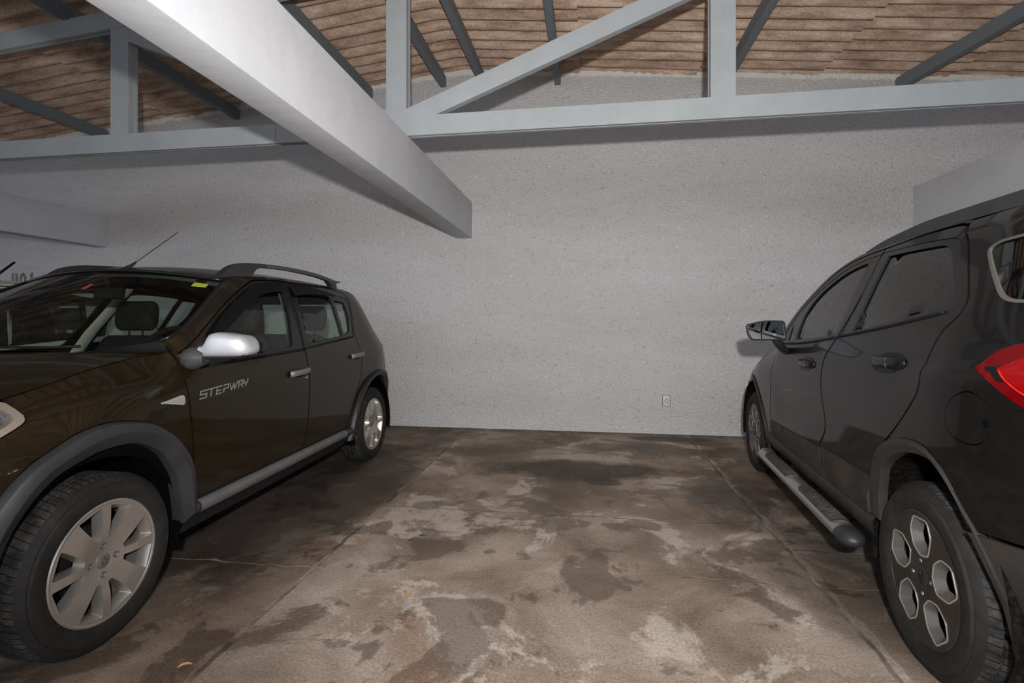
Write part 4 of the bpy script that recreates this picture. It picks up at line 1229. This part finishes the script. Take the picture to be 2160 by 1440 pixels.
    for s in (1, -1):
        o = K.panel('inner_body', side_poly, 'void', side=s, off=-.03, thick=.0, holes=[open1, open2, arch_hole((2.655, .33), .385), arch_hole((.015, .33), .395)], res=.09)
        for c, r in (((2.655, .33), .39), ((.015, .33), .40)):
            wr = wheel_well(K, c, r, s * .42, s * .838)
            grid('wheel_well', wr, 'void', o, True)
            ring = [[p for p in r_] for r_ in wr]
            grid('wheel_well_back', [[(c[0], s * .42, c[1]), r_[0]] for r_ in wr], 'void', o, False)
        # pillar trims
        if s in (1, -1):
            rowsB = [[(uc + d, s * (WL(uc, z) - .05 - e), z) for d, e in ((-.05, 0), (-.03, .02), (.03, .02), (.05, 0))] for uc, z in ((1.235, 1.0), (1.18, 1.15), (1.10, 1.30), (1.045, 1.46))]
            grid('pillar_trim', rowsB, 'trim', o, True)
    grid('underbody', [[(u, v_, .26) for v_ in (-.74, .74)] for u in (-.55, 3.3)], 'void', car, False)
    grid('firewall', [[(2.15, v_, z) for v_ in (-.8, .8)] for z in (.26, 1.02)], 'void', car, False)
    # cabin
    dr = []
    for v_ in np.linspace(-.70, .70, 15):
        hump = .045 * math.exp(-((v_ - .36) / .17) ** 2)
        dr.append([(2.42, v_, 1.045), (2.30, v_, 1.055), (2.12, v_, 1.065 + hump * .6), (2.0, v_, 1.06 + hump), (1.93, v_, 1.03 + hump * .6), (1.91, v_, .92), (1.97, v_, .62)])
    dash = grid('dashboard', dr, 'dash', car, True)
    # steering wheel
    v = []; f = []
    sw = Matrix.Translation((1.80, .37, 1.025)) @ Matrix.Rotation(math.radians(62), 4, 'Y')
    ringp = [sw @ Vector((.185 * math.cos(a), .185 * math.sin(a), 0)) for a in np.linspace(0, 2 * PI, 41)]
    a1 = tube(ringp, .015, 10, False)
    a2 = tube([sw @ Vector((-.18, 0, 0)), sw @ Vector((0, 0, -.03)), sw @ Vector((.18, 0, 0))], .018, 8); a3 = tube([sw @ Vector((0, -.18, 0)), sw @ Vector((0, 0, -.03)), sw @ Vector((0, .18, 0))], .018, 8)
    a4 = tube([sw @ Vector((0, 0, -.01)), sw @ Vector((0, 0, -.30))], [.07, .05], 14)
    mesh_obj('steering_wheel', *join(a1, a2, a3, a4), 'dash', car)
    for v_ in (.37, -.37): seat('front_seat', car, 1.37, v_, .60, .50, .53)
    seat('rear_seat', car, .51, 0, .62, 1.24, .50, bench=True)
    mm = bmesh.new(); hexa(mm, [(1.765, -.085, 1.350), (1.795, -.085, 1.355), (1.795, .085, 1.355), (1.765, .085, 1.350), (1.75, -.085, 1.41), (1.78, -.085, 1.415), (1.78, .085, 1.415), (1.75, .085, 1.41)], .008)
    rv = bm_obj('rear_view_mirror', mm, 'dash', car, True)
    v, f = tube([(1.77, 0, 1.40), (1.80, 0, 1.47)], .012, 8); mesh_obj('mirror_stem', v, f, 'dash', rv)
    return car

Lf = np.array((1.670 - 4.284, 0)); 
def place_car(rear, front, vface):
    f = np.array(front) - np.array(rear); f = f / np.linalg.norm(f); l = np.array((-f[1], f[0]))
    o = np.array(rear) - vface * l
    return (float(o[0]), float(o[1]), 0.0), math.atan2(f[1], f[0])
lo, la = place_car((-1.890, 4.284), (-1.801, 1.670), .82)
hatch = build_hatch('hatchback_car', lo, la, 'brown')
tag(hatch, 'dark brown hatchback with silver mirrors and roof rails parked nose out on the left', 'car')
wh = build_hatch('hatchback_car', (-5.15, 4.35, 0), la + .01, 'white', False)
tag(wh, 'white car at the far left edge, only its roof showing over the brown hatchback', 'car')

# ------------------------------------------------------------------ compact SUV on the right
RBf = Pchip([.2, .4, .55, .7, .9, 1.02, 1.15, 1.3, 1.45, 1.55, 1.60, 1.66], [.79, .825, .845, .855, .86, .855, .825, .765, .70, .65, .60, .50])
RPf = Pchip([1.9, 2.2, 2.5, 2.8, 3.0, 3.15], [0, .006, .04, .12, .22, .38])
RZh = Pchip([1.6, 1.7, 2.0, 2.4, 2.8, 3.0, 3.12], [1.105, 1.085, 1.045, .995, .925, .87, .82])
def WR(u, z):
    b_ = RBf(z); P = 0.0
    if u < -.15: P += .5 * (-.15 - u) ** 2 * (1 + 1.2 * min(max(z - 1.1, 0), .5))
    if u > 1.9: P += RPf(u)
    k = smooth01((u - 1.62) / .3); d = z - RZh(u)
    if k > 0 and d > -.2: P += k * .13 * ((min(d, .02) + .2) / .2) ** 2
    # haunch over the rear wheel and the crease along the doors
    b_ += .012 * math.exp(-((u + .05) / .42) ** 2 - ((z - .80) / .14) ** 2)
    b_ -= .012 * smooth01((1.8 - u) / .3) * smooth01((u - .1) / .5) * math.exp(-((z - .70) / .13) ** 2)
    zc = 1.052 - .105 * (u - .04)
    b_ += .009 * smooth01((zc + .012 - z) / .016) * smooth01((z - zc + .16) / .15) * smooth01((.10 - u) / .22)
    return b_ - P
R_ROOFZ = Pchip([-.72, -.5, -.2, .2, .6, .96], [1.525, 1.56, 1.585, 1.595, 1.59, 1.575])

def build_suv(name, loc, rz):
    car = empty(name, loc, rz)
    K = CarKit(car, WR); paint = 'black'; wb = 2.47
    a_edge = [(1.70, 1.092), (1.615, 1.175), (1.525, 1.292), (1.385, 1.397), (1.238, 1.483), (1.06, 1.546), (.96, 1.575)]
    lead = [(1.80, .425), (1.858, .53), (1.835, .62), (1.805, .75), (1.775, .92), (1.735, 1.05), (1.665, 1.095)]
    gap_f = [(.672, 1.568), (.662, 1.35), (.692, 1.2), (.745, 1.12), (.80, 1.055), (.836, .97), (.838, .84), (.828, .70), (.86, .63), (.902, .59), (.885, .53), (.81, .425)]
    dtop = [(1.665, 1.095), (1.58, 1.165), (1.492, 1.278), (1.355, 1.380), (1.22, 1.463), (1.04, 1.528), (.85, 1.558), (.672, 1.568)]
    P_fdoor = loop(lead, dtop, gap_f, [(.81, .425), (1.80, .425)])
    P_ffr = loop([(1.565, 1.082), (1.548, 1.165), (1.46, 1.285), (1.325, 1.372), (1.2, 1.435), (1.03, 1.498), (.85, 1.528), (.675, 1.540)], [(.675, 1.540), (.668, 1.35), (.698, 1.205), (.728, 1.148)], [(.728, 1.148), (1.05, 1.113), (1.565, 1.078)])
    P_fgl = rounded([(1.338, 1.116), (1.356, 1.262), (1.30, 1.345), (1.19, 1.418), (1.03, 1.478), (.87, 1.506), (.762, 1.513), (.752, 1.166), (1.05, 1.133)], [.01, .02, .05, .1, .1, .1, .015, .012, .1])
    P_sail = rounded([(1.490, 1.218), (1.480, 1.106), (1.378, 1.112)], .01)
    trail = [(.05, 1.54), (-.002, 1.501), (-.089, 1.397), (-.155, 1.31), (-.167, 1.27), (-.155, 1.235), (-.117, 1.195), (-.096, 1.136), (-.085, 1.068), (-.08, 1.0), (-.026, .926), (.064, .831), (.189, .736), (.248, .67), (.282, .59)]
    P_rdoor = loop([(.802, .425), (.877, .53), (.894, .59), (.852, .63), (.820, .70), (.830, .84), (.828, .97), (.792, 1.055), (.737, 1.12), (.684, 1.2), (.654, 1.35), (.664, 1.568)], [(.664, 1.568), (.4, 1.583), (.16, 1.580)], [(.16, 1.58), (.085, 1.57), (.05, 1.54)], trail, [(.282, .59), (.30, .50), (.315, .425)], [(.315, .425), (.802, .425)])
    P_rfr = loop([(.682, 1.152), (.674, 1.20), (.648, 1.35), (.658, 1.545)], [(.658, 1.545), (.35, 1.541), (.13, 1.530)], [(.13, 1.530), (.06, 1.515), (.02, 1.475), (-.085, 1.335), (-.112, 1.29), (-.10, 1.262), (-.06, 1.250)], [(-.06, 1.25), (.3, 1.200), (.682, 1.152)])
    P_rgl = rounded([(.588, 1.522), (.35, 1.518), (.10, 1.507), (-.035, 1.365), (-.095, 1.285), (.0, 1.264), (.3, 1.219), (.578, 1.178)], [.015, .1, .07, .06, .03, .06, .1, .015])
    r_out = [(.325, .44), (.31, .52), (.288, .588), (.256, .661), (.189, .735), (.067, .794), (-.035, .816), (-.12, .813), (-.19, .783), (-.235, .748), (-.285, .68), (-.35, .59), (-.415, .45), (-.43, .33)]
    r_in = [(.268, .42), (.252, .50), (.228, .575), (.190, .655), (.08, .730), (-.03, .767), (-.135, .777), (-.20, .760), (-.275, .685), (-.33, .60), (-.372, .50), (-.385, .38), (-.385, .30)]
    fc = (2.475, .335)
    f_out = [(fc[0] + .462 * math.cos(a), fc[1] + .455 * math.sin(a)) for a in np.linspace(math.radians(190), math.radians(-5), 14)]
    f_in = [(fc[0] + .405 * math.cos(a), fc[1] + .402 * math.sin(a)) for a in np.linspace(math.radians(190), math.radians(-5), 14)]
    P_fend = loop([(1.807, .425), (1.865, .53), (1.842, .62), (1.812, .75), (1.782, .92), (1.742, 1.05), (1.70, 1.082)], [(u, RZh(u)) for u in (1.70, 1.9, 2.2, 2.5, 2.7, 2.85)], [(2.85, RZh(2.85)), (2.74, .89), (2.86, .80)], [(2.86, .80), (2.88, .60)], f_out[10:2:-1] if False else [q for q in f_out[::-1] if q[0] < 2.86 and q[1] > .42], [(2.0, .42), (1.807, .425)])
    P_head = loop([(2.74, .892), (2.85, .905), (2.98, .865), (3.06, .82)], [(3.06, .82), (3.08, .74)], [(3.08, .74), (2.95, .76), (2.74, .892)])
    P_bump = loop([(2.87, .60), (2.86, .79)], [(2.86, .79), (2.96, .755), (3.10, .73)], [(3.10, .73), (3.14, .5), (3.13, .25)], [(3.13, .25), (2.93, .27)], [(2.93, .36), (2.91, .48), (2.87, .60)])
    qg = rounded([(-.130, 1.455), (-.165, 1.478), (-.48, 1.500), (-.615, 1.470), (-.645, 1.330), (-.37, 1.272), (-.295, 1.285)], [.025, .03, .06, .06, .04, .04, .04])
    fuel = rounded([(-.318, 1.028), (-.235, .985), (-.222, .905), (-.268, .868), (-.345, .862), (-.392, .905), (-.390, .985)], .055)
    seam = [(-.735, .985), (-.60, 1.0), (-.50, .997), (-.442, .972), (-.404, .893), (-.343, .817), (-.263, .716)]
    P_quarter = loop([(.042, 1.545), (.07, 1.572), (.09, 1.585)], [(.09, 1.585), (-.2, 1.585), (-.5, 1.56), (-.72, 1.525)], [(-.72, 1.525), (-.735, 1.40), (-.745, 1.2), (-.74, .985)], seam, [(-.263, .716), (-.235, .748), (-.19, .783), (-.12, .813), (-.035, .816), (.067, .794), (.182, .735)], [(u - .006, z) for u, z in trail[12::-1]], )
    tail_l = rounded([(-.324, 1.092), (-.358, 1.136), (-.42, 1.166), (-.56, 1.195), (-.735, 1.20), (-.735, .94), (-.62, .945), (-.455, 1.003)], [.01, .03, .05, .05, .01, .02, .05, .02])
    P_rb = loop(seam, [(-.263, .716), (-.270, .67), (-.298, .611)], [(-.298, .611), (-.435, .628), (-.76, .665)], [(-.76, .665), (-.765, .85), (-.735, .985)])
    P_rbl = loop([(-.300, .606), (-.435, .621), (-.76, .658)], [(-.76, .658), (-.75, .30)], [(-.75, .30), (-.40, .27)], [(-.40, .33), (-.385, .45), (-.325, .575), (-.300, .606)])
    clad = lambda u, z: .004 + .016 * smooth01((.530 - z) / .03)
    for s in (1, -1):
        K.panel('front_fender', P_fend, paint, side=s, gap=.0025)
        d = K.panel('front_door', P_fdoor, paint, side=s, holes=[P_ffr], gap=.003)
        K.panel('window_frame', P_ffr, 'gloss', d, holes=[P_fgl, P_sail], off=-.002, side=s, thick=.014, rim_mat='sealblack')
        K.panel('window_glass', inset(P_fgl, -.004), 'darkglass', d, off=-.012, thick=0, side=s)
        K.panel('sail_glass', inset(P_sail, -.003), 'darkglass', d, off=-.008, thick=0, side=s, res=.03)
        K.strip('window_seal', [(u, 1.082 + .066 * (1.56 - u) / .84 - .010 * math.sin(PI * (1.56 - u) / .84)) for u in np.linspace(1.56, .72, 9)], 'sealblack', d, .006, .002, s)
        K.panel('door_cladding', rounded([(1.858, .530), (.905, .565), (.888, .53), (.818, .428), (1.80, .428)], .01), 'dustclad', d, side=s, offfn=clad, thick=.02)
        # handle: oval bowl with a bar across
        def handle(par, u, z, a=.122, h=.040):
            K.panel('handle_recess', [(u + a * math.cos(t), z + .002 * math.cos(t) * -5 + h * math.sin(t)) for t in np.linspace(0, 2 * PI, 33)[:-1]], 'bowl', par, off=.0012, side=s, thick=.004, res=.03)
            P_ = [(u + a * .99, -.006, -.002), (u + a * .8, .006, 0), (u + a * .3, .014, 0), (u - a * .3, .015, .002), (u - a * .8, .008, .003), (u - a * .99, -.006, .004)]
            v, f = tube(catmull([(x, s * (WR(x, z) + o), z + dz) for x, o, dz in P_], 5), .020, 12, True, (.5, 1.0))
            hd = mesh_obj('door_handle', v, f, 'black', par)
            x = u - .035
            v, f = tube([(x, s * (WR(x, z) + .0255 - abs(dz) * .25), z + dz) for dz in (-.019, -.01, 0, .01, .020)], .0018, 6)
            mesh_obj('handle_seam', v, f, 'chrome', par)
        handle(d, 1.065, .990)
        d = K.panel('rear_door', P_rdoor, paint, side=s, holes=[P_rfr], gap=.003)
        K.panel('window_frame', P_rfr, 'gloss', d, holes=[P_rgl], off=-.002, side=s, thick=.014, rim_mat='sealblack')
        K.panel('window_glass', inset(P_rgl, -.004), 'darkglass', d, off=-.012, thick=0, side=s)
        K.strip('window_seal', catmull([(.69, 1.152), (.3, 1.199), (0, 1.243), (-.075, 1.256)], 5), 'sealblack', d, .006, .002, s)
        K.panel('door_cladding', rounded([(.897, .572), (.30, .588), (.318, .50), (.325, .428), (.808, .428), (.88, .53)], .01), 'dustclad', d, side=s, offfn=clad, thick=.02)
        handle(d, .163, 1.066)
        rs = loop(a_edge, [(.96, 1.575), (.6, 1.59), (.2, 1.595), (.09, 1.590)], [(.09, 1.590), (.09, 1.578), (.16, 1.588), (.4, 1.589), (.67, 1.574), (.85, 1.564), (1.04, 1.534), (1.22, 1.469), (1.355, 1.386), (1.492, 1.284), (1.58, 1.171), (1.668, 1.10)], [(1.668, 1.10), (1.70, 1.092)])
        K.panel('roof_side', rs, paint, side=s, res=.04)
        K.panel('quarter_panel', P_quarter, paint, side=s, gap=.001, holes=[qg, fuel], res=.016 if s > 0 else .05)
        g = K.panel('quarter_glass', inset(qg, .006), 'darkglass', off=-.008, thick=0, side=s)
        K.panel('glass_seal', qg, 'alloymid', g, off=-.001, side=s, holes=[inset(qg, .009)], thick=.012, res=.03)
        fd = K.panel('fuel_door', fuel, paint, side=s, gap=.0028, thick=.02, res=.03)
        v, f = lathe([(.0005, .004), (.008, .0035), (.013, .0)], 20)
        mesh_obj('finger_notch', [(x * 1.0 - .372, s * (WR(-.372, .935) - .001) + y * s, z + .935) for x, y, z in v], f, 'void', fd, True)
        tl = K.panel('tail_light', tail_l, 'redlamp', off=.004, side=s, thick=.02)
        ti = rounded([(-.392, 1.092), (-.44, 1.130), (-.56, 1.160), (-.725, 1.165), (-.725, .985), (-.62, .985), (-.49, 1.022)], [.012, .03, .05, .01, .01, .05, .03])
        K.panel('inner_lens', ti, 'redmid', tl, off=.0052, side=s, thick=.003, res=.03)
        K.strip('light_strip', catmull([(-.402, 1.088), (-.43, 1.060), (-.49, 1.024), (-.61, .988), (-.72, .985)], 5), 'redbright', tl, .003, .0055, s)
        K.panel('rear_bumper_side', P_rb, paint, side=s, gap=.0015, off=.002)
        K.panel('bumper_cladding', P_rbl, 'dustyplastic', side=s, gap=.0015, off=.008)
        K.panel('front_bumper_side', P_bump, paint, side=s, gap=.0015)
        K.panel('headlight', P_head, 'lampglass', side=s, off=.002, gap=.002)
        arch_flare(K, 'wheel_arch_trim', r_out, r_in, s, 'dustyplastic', .010, lip=.03)
        arch_flare(K, 'wheel_arch_trim', f_out, f_in, s, 'dustyplastic', .012, lip=.03)
        st = grid('sill_trim', [[(u, s * (WR(u, .42) + o), z) for o, z in ((-.03, .435), (.010, .424), (.020, .412), (.016, .37), (-.01, .325), (-.05, .295), (-.12, .28))] for u in np.linspace(2.0, .29, 14)], 'dustyplastic', car, True, flip=s < 0)
        # running board
        def board(u0, u1, vv, zz):
            v, f = tube(catmull([(u0, s * (vv - .02), zz), (u0 - .05, s * vv, zz)], 2) + [(u, s * vv, zz) for u in np.linspace(u0 - .1, u1, 14)], .040, 18, True, (1.32, .92))
            b_ = mesh_obj('running_board', v, f, 'steel', car, True, sharp=50)
            for a0, a1 in ((u1 + .09, u1 + .60), (u1 + .79, u0 - .17)):
                pol = [(x, y) for x, y in rounded([(a0, -.036), (a1, -.036), (a1, .042), (a0, .042)], .035, 6)]
                vo, tr, bd = triangulate(pol, [], .02)
                V = []
                for x, y in vo:
                    hgt = math.sqrt(max(0.0, 1 - (y / .0528) ** 2)) * .0368
                    bumpz = .0015 * (1 if (int(x / .022) + int((y + 1) / .018)) % 2 else 0)
                    V.append((x, s * (vv + y), zz + hgt + .005 + bumpz))
                n = len(V); F_ = [t if s > 0 else t[::-1] for t in tr]
                V += [(x, y, z - .012) for x, y, z in V]
                for a, b2 in bd: F_.append((b2, a, a + n, b2 + n) if s > 0 else (a, b2, b2 + n, a + n))
                pd = mesh_obj('step_pad', V, F_, 'pad', b_, True, sharp=40)
                ribs = []
                for y in (-.022, -.006, .010, .026):
                    hg = math.sqrt(max(0.0, 1 - (y / .0528) ** 2)) * .0368
                    ribs.append(tube([(a0 + .03, s * (vv + y), zz + hg + .006), (a1 - .03, s * (vv + y), zz + hg + .006)], .0022, 6))
                for x in np.arange(a0 + .04, a1 - .03, .035):
                    ribs.append(tube([(x, s * (vv + y), zz + math.sqrt(max(0.0, 1 - (y / .0528) ** 2)) * .0368 + .006) for y in (-.030, -.01, .01, .034)], .0020, 6))
                mesh_obj('grip_ribs', *join(*ribs), 'pad', pd, True)
            cap = []
            for k in np.linspace(0, 1, 8):
                c_ = math.cos(k * PI / 2)
                cap.append([(u1 + .02 - .075 * math.sin(k * PI / 2), s * (vv + .0560 * c_ * math.cos(a)), zz + .0395 * c_ * math.sin(a)) for a in np.linspace(0, 2 * PI, 25)])
            cap = [[(u1 + .05, s * (vv + .0555 * math.cos(a)), zz + .039 * math.sin(a)) for a in np.linspace(0, 2 * PI, 25)]] + cap
            grid('end_cap', cap, 'plastic', b_, True)
            for u in (u0 - .25, (u0 + u1) / 2, u1 + .25):
                v, f = tube([(u, s * (vv - .01), zz - .01), (u, s * .72, zz + .02)], .018, 8); mesh_obj('bracket', v, f, 'void', b_)
        board(1.865, .395, .885, .292)
        # mirror
        mg = []
        for k, (du, sc) in enumerate(((0, 1.0), (.012, 1.03), (.04, 1.0), (.08, .86), (.115, .62), (.135, .30))):
            ring = rounded([(.915, 1.116), (.925, 1.230), (1.04, 1.233), (1.140, 1.208), (1.132, 1.150), (1.112, 1.114)], [.015, .02, .05, .018, .03, .022], 4)
            c = np.array((1.02, 1.172))
            mg.append([(1.205 + du - .10 * (y - 1.02), s * (c[0] + (y - c[0]) * sc), c[1] + (z - c[1]) * sc) for y, z in ring])
        V = [p for r in mg for p in r]; n = len(mg[0]); F_ = []
        for i in range(len(mg) - 1):
            for j in range(n): F_.append((i * n + j, i * n + (j + 1) % n, (i + 1) * n + (j + 1) % n, (i + 1) * n + j))
        F_.append(tuple((len(mg) - 1) * n + j for j in range(n)))
        mh = mesh_obj('side_mirror', V, F_, 'gloss', car, True, sharp=50)
        rim = [mg[0], [(x - .004, s * (1.02 + (abs(y) - 1.02) * .93), 1.172 + (z - 1.172) * .90) for x, y, z in mg[0]], [(x + .006, s * (1.02 + (abs(y) - 1.02) * .91), 1.172 + (z - 1.172) * .87) for x, y, z in mg[0]]]
        V = [p for r in rim for p in r]; F_ = []
        for i in range(2):
            for j in range(n): F_.append((i * n + j, i * n + (j + 1) % n, (i + 1) * n + (j + 1) % n, (i + 1) * n + j))
        mesh_obj('mirror_bezel', V, F_, 'plastic', mh, True, sharp=50)
        mesh_obj('mirror_glass', [(x + .005, s * (1.02 + (abs(y) - 1.02) * .915), 1.172 + (z - 1.172) * .875) for x, y, z in mg[0]], [tuple(range(n))], 'mirror', mh, False)
        v, f = tube(catmull([(1.47, s * (WR(1.47, 1.03) - .01), 1.035), (1.40, s * .885, 1.055), (1.31, s * .935, 1.090), (1.27, s * .965, 1.13)], 5), .026, 12, True, (1.0, .8))
        mesh_obj('mirror_stalk', v, f, 'plastic', mh)
        # roof rail
        top = [(1.03, 1.592), (.90, 1.614), (.77, 1.630), (.57, 1.645), (.42, 1.652), (.1, 1.650), (-.3, 1.642), (-.55, 1.618), (-.64, 1.585)]
        bot = [(-.64, 1.565), (-.2, 1.590), (.3, 1.597), (.8, 1.588), (1.03, 1.572)]
        pol = loop(top, [(-.64, 1.585), (-.64, 1.565)], bot, [(1.03, 1.572), (1.03, 1.592)])
        bm = bmesh.new()
        a = [bm.verts.new((u, s * .545, z)) for u, z in pol]; b_ = [bm.verts.new((u, s * .585, z)) for u, z in pol]
        fs = [bm.faces.new(a), bm.faces.new(b_[::-1])]
        for i in range(len(pol)): fs.append(bm.faces.new((a[i], a[(i + 1) % len(pol)], b_[(i + 1) % len(pol)], b_[i])))
        bmesh.ops.bevel(bm, geom=[e for e in bm.edges if any(q in fs[:2] for q in e.link_faces)], offset=.008, segments=2, affect='EDGES')
        bm_obj('roof_rail', bm, 'plastic', car, True, 40)
    for u in (wb, 0.0):
        for s in (1, -1): wheel_five_window(car, (u, s * .722, .326), .326, .219, .098, s)
    ss = np.linspace(-1, 1, 25)
    rows = []
    for t in np.linspace(0, 1, 25):
        ue = .96 - 1.68 * t; ze = R_ROOFZ(ue); w = WR(ue, ze)
        rows.append([(ue + .12 * (1 - q * q) * (1 - t) ** 2 - .05 * (1 - q * q) * t * t, q * w, ze + .05 * (1 - abs(q) ** 2.4)) for q in ss])
    roof = grid('roof', rows, paint, car, True, flip=True)
    grid('headliner', [[(x, y * .97, z - .035) for x, y, z in r] for r in rows], 'headliner', car, True)
    ae = catmull(a_edge, 6); wrows = []
    for t in np.linspace(0, 1, 16):
        k = t * (len(ae) - 1); i = min(int(k), len(ae) - 2); fr = k - i
        ue = ae[i][0] * (1 - fr) + ae[i + 1][0] * fr; ze = ae[i][1] * (1 - fr) + ae[i + 1][1] * fr
        w = WR(ue, ze)
        wrows.append([(ue + (.22 * (1 - t) + .12 * t) * (1 - q * q), q * (w - .004), ze + (-.03 * (1 - t) + .05 * t) * (1 - q * q)) for q in ss])
    grid('windscreen', [[(x - .004, y, z - .004) for x, y, z in r] for r in wrows], 'darkglass', car, True, flip=True)
    hrows = []
    for t in np.linspace(0, 1, 22):
        ue = 1.70 + 1.38 * t; r = []
        for q in ss:
            u = ue + (.30 * (1 - t) + .06 * t) * (1 - q * q)
            r.append((u, q * (WR(ue, RZh(ue)) - .003), RZh(u) + .055 * (1 - abs(q) ** 3) - .05 * smooth01((t - .85) / .15)))
        hrows.append(r)
    grid('hood', hrows, paint, car, True)
    grid('cowl', [[tuple(np.array(wrows[0][j]) * (1 - k) + np.array(hrows[0][j]) * k - np.array((0, 0, .012 * math.sin(PI * k)))) for j in range(25)] for k in np.linspace(0, 1, 5)], 'plastic', car, True)
    nose = [[(3.10 + b_ * (1 - q * q), q * WR(3.12, z), z) for q in ss] for z, b_ in ((.80, .04), (.72, .08), (.55, .11), (.40, .11), (.25, .07))]
    fb = grid('front_bumper', nose, paint, car, True, flip=True)
    grid('grille', [[(x + .008, y * .8, z) for x, y, z in r] for r in nose[1:4]], 'void', fb, True, flip=True)
    def rear_u(z): return float(np.interp(z, [.28, .4, .665, .85, .985, 1.2, 1.4, 1.525], [-.74, -.755, -.762, -.765, -.737, -.745, -.735, -.72]))
    def rrow(z, k=1.0): return [(rear_u(z) - .10 * (1 - q * q), q * k * WR(rear_u(z), z), z) for q in ss]
    tg = grid('tailgate', [rrow(z) for z in (.70, .8, .9, 1.0, 1.1, 1.2, 1.24)], paint, car, True)
    grid('rear_bumper', [[(x - .02, y, z) for x, y, z in rrow(z)] for z in (.28, .4, .5, .6, .665, .70)], 'dustyplastic', car, True)
    grid('rear_window', [[(x - .002, y, z) for x, y, z in rrow(z)] for z in (1.24, 1.3, 1.4, 1.5)], 'darkglass', tg, True)
    grid('spoiler', [rrow(1.5)] + [[(x - .04, y, z) for x, y, z in rrow(1.53)], rows[-1]], paint, tg, True)
    wd = wheel_five_window(car, (-.93, 0, .80), .326, .215, .098, 1)      # spare wheel carried on the tailgate
    wd.rotation_euler = (0, 0, PI / 2)
    # dark inner body
    side_poly = loop([(-.70, .30), (-.73, .9), (-.71, 1.3), (-.68, 1.51)], [(-.68, 1.51), (-.2, 1.57), (.6, 1.575), (.94, 1.56)], [(.94, 1.56), (1.22, 1.46), (1.5, 1.26), (1.6, 1.10)], [(1.6, 1.10), (2.2, .99), (2.8, .88), (3.05, .75), (3.1, .3)], [(3.1, .3), (-.70, .30)])
    op1 = inset(P_fgl, -.022); op2 = inset(P_rgl, -.022); op3 = inset(qg, -.012)
    def arch_hole(c, r): return [(c[0] + r * math.cos(a), max(c[1] + r * math.sin(a), .31)) for a in np.linspace(math.radians(-3), math.radians(183), 30)]
    for s in (1, -1):
        o = K.panel('inner_body', side_poly, 'void', side=s, off=-.035, thick=0, holes=[op1, op2, op3, arch_hole((2.475, .335), .40), arch_hole((-.05, .345), .405)], res=.09)
        for c, r in (((2.475, .335), .405), ((-.05, .345), .41)):
            wr = wheel_well(K, c, r, s * .42, s * .822)
            grid('wheel_well', wr, 'feltblack', o, True)
            grid('wheel_well_back', [[(c[0], s * .42, c[1]), r_[0]] for r_ in wr], 'void', o, False)
    grid('underbody', [[(u, v_, .27) for v_ in (-.74, .74)] for u in (-.7, 3.05)], 'void', car, False)
    grid('dashboard', [[(1.95, v_, 1.07), (1.5, v_, 1.06), (1.30, v_, 1.03), (1.28, v_, .90), (1.36, v_, .62)] for v_ in np.linspace(-.7, .7, 9)], 'dash', car, True)
    for v_ in (.36, -.36): seat('front_seat', car, .78, v_, .66, .50, .56)
    seat('rear_seat', car, -.05, 0, .68, 1.22, .50, bench=True)
    sw = Matrix.Translation((1.20, .36, 1.02)) @ Matrix.Rotation(math.radians(65), 4, 'Y')
    a1 = tube([sw @ Vector((.185 * math.cos(a), .185 * math.sin(a), 0)) for a in np.linspace(0, 2 * PI, 41)], .015, 10, False)
    a4 = tube([sw @ Vector((0, 0, .0)), sw @ Vector((0, 0, -.25))], [.08, .05], 14)
    a2 = tube([sw @ Vector((0, -.18, 0)), sw @ Vector((0, 0, -.03)), sw @ Vector((0, .18, 0))], .018, 8)
    mesh_obj('steering_wheel', *join(a1, a2, a4), 'dash', car)
    return car
ro, ra = place_car((1.187, 1.976), (1.391, 4.437), .79)
suv = build_suv('compact_suv', ro, ra)
tag(suv, 'black compact SUV with silver running board parked nose in on the right', 'car')
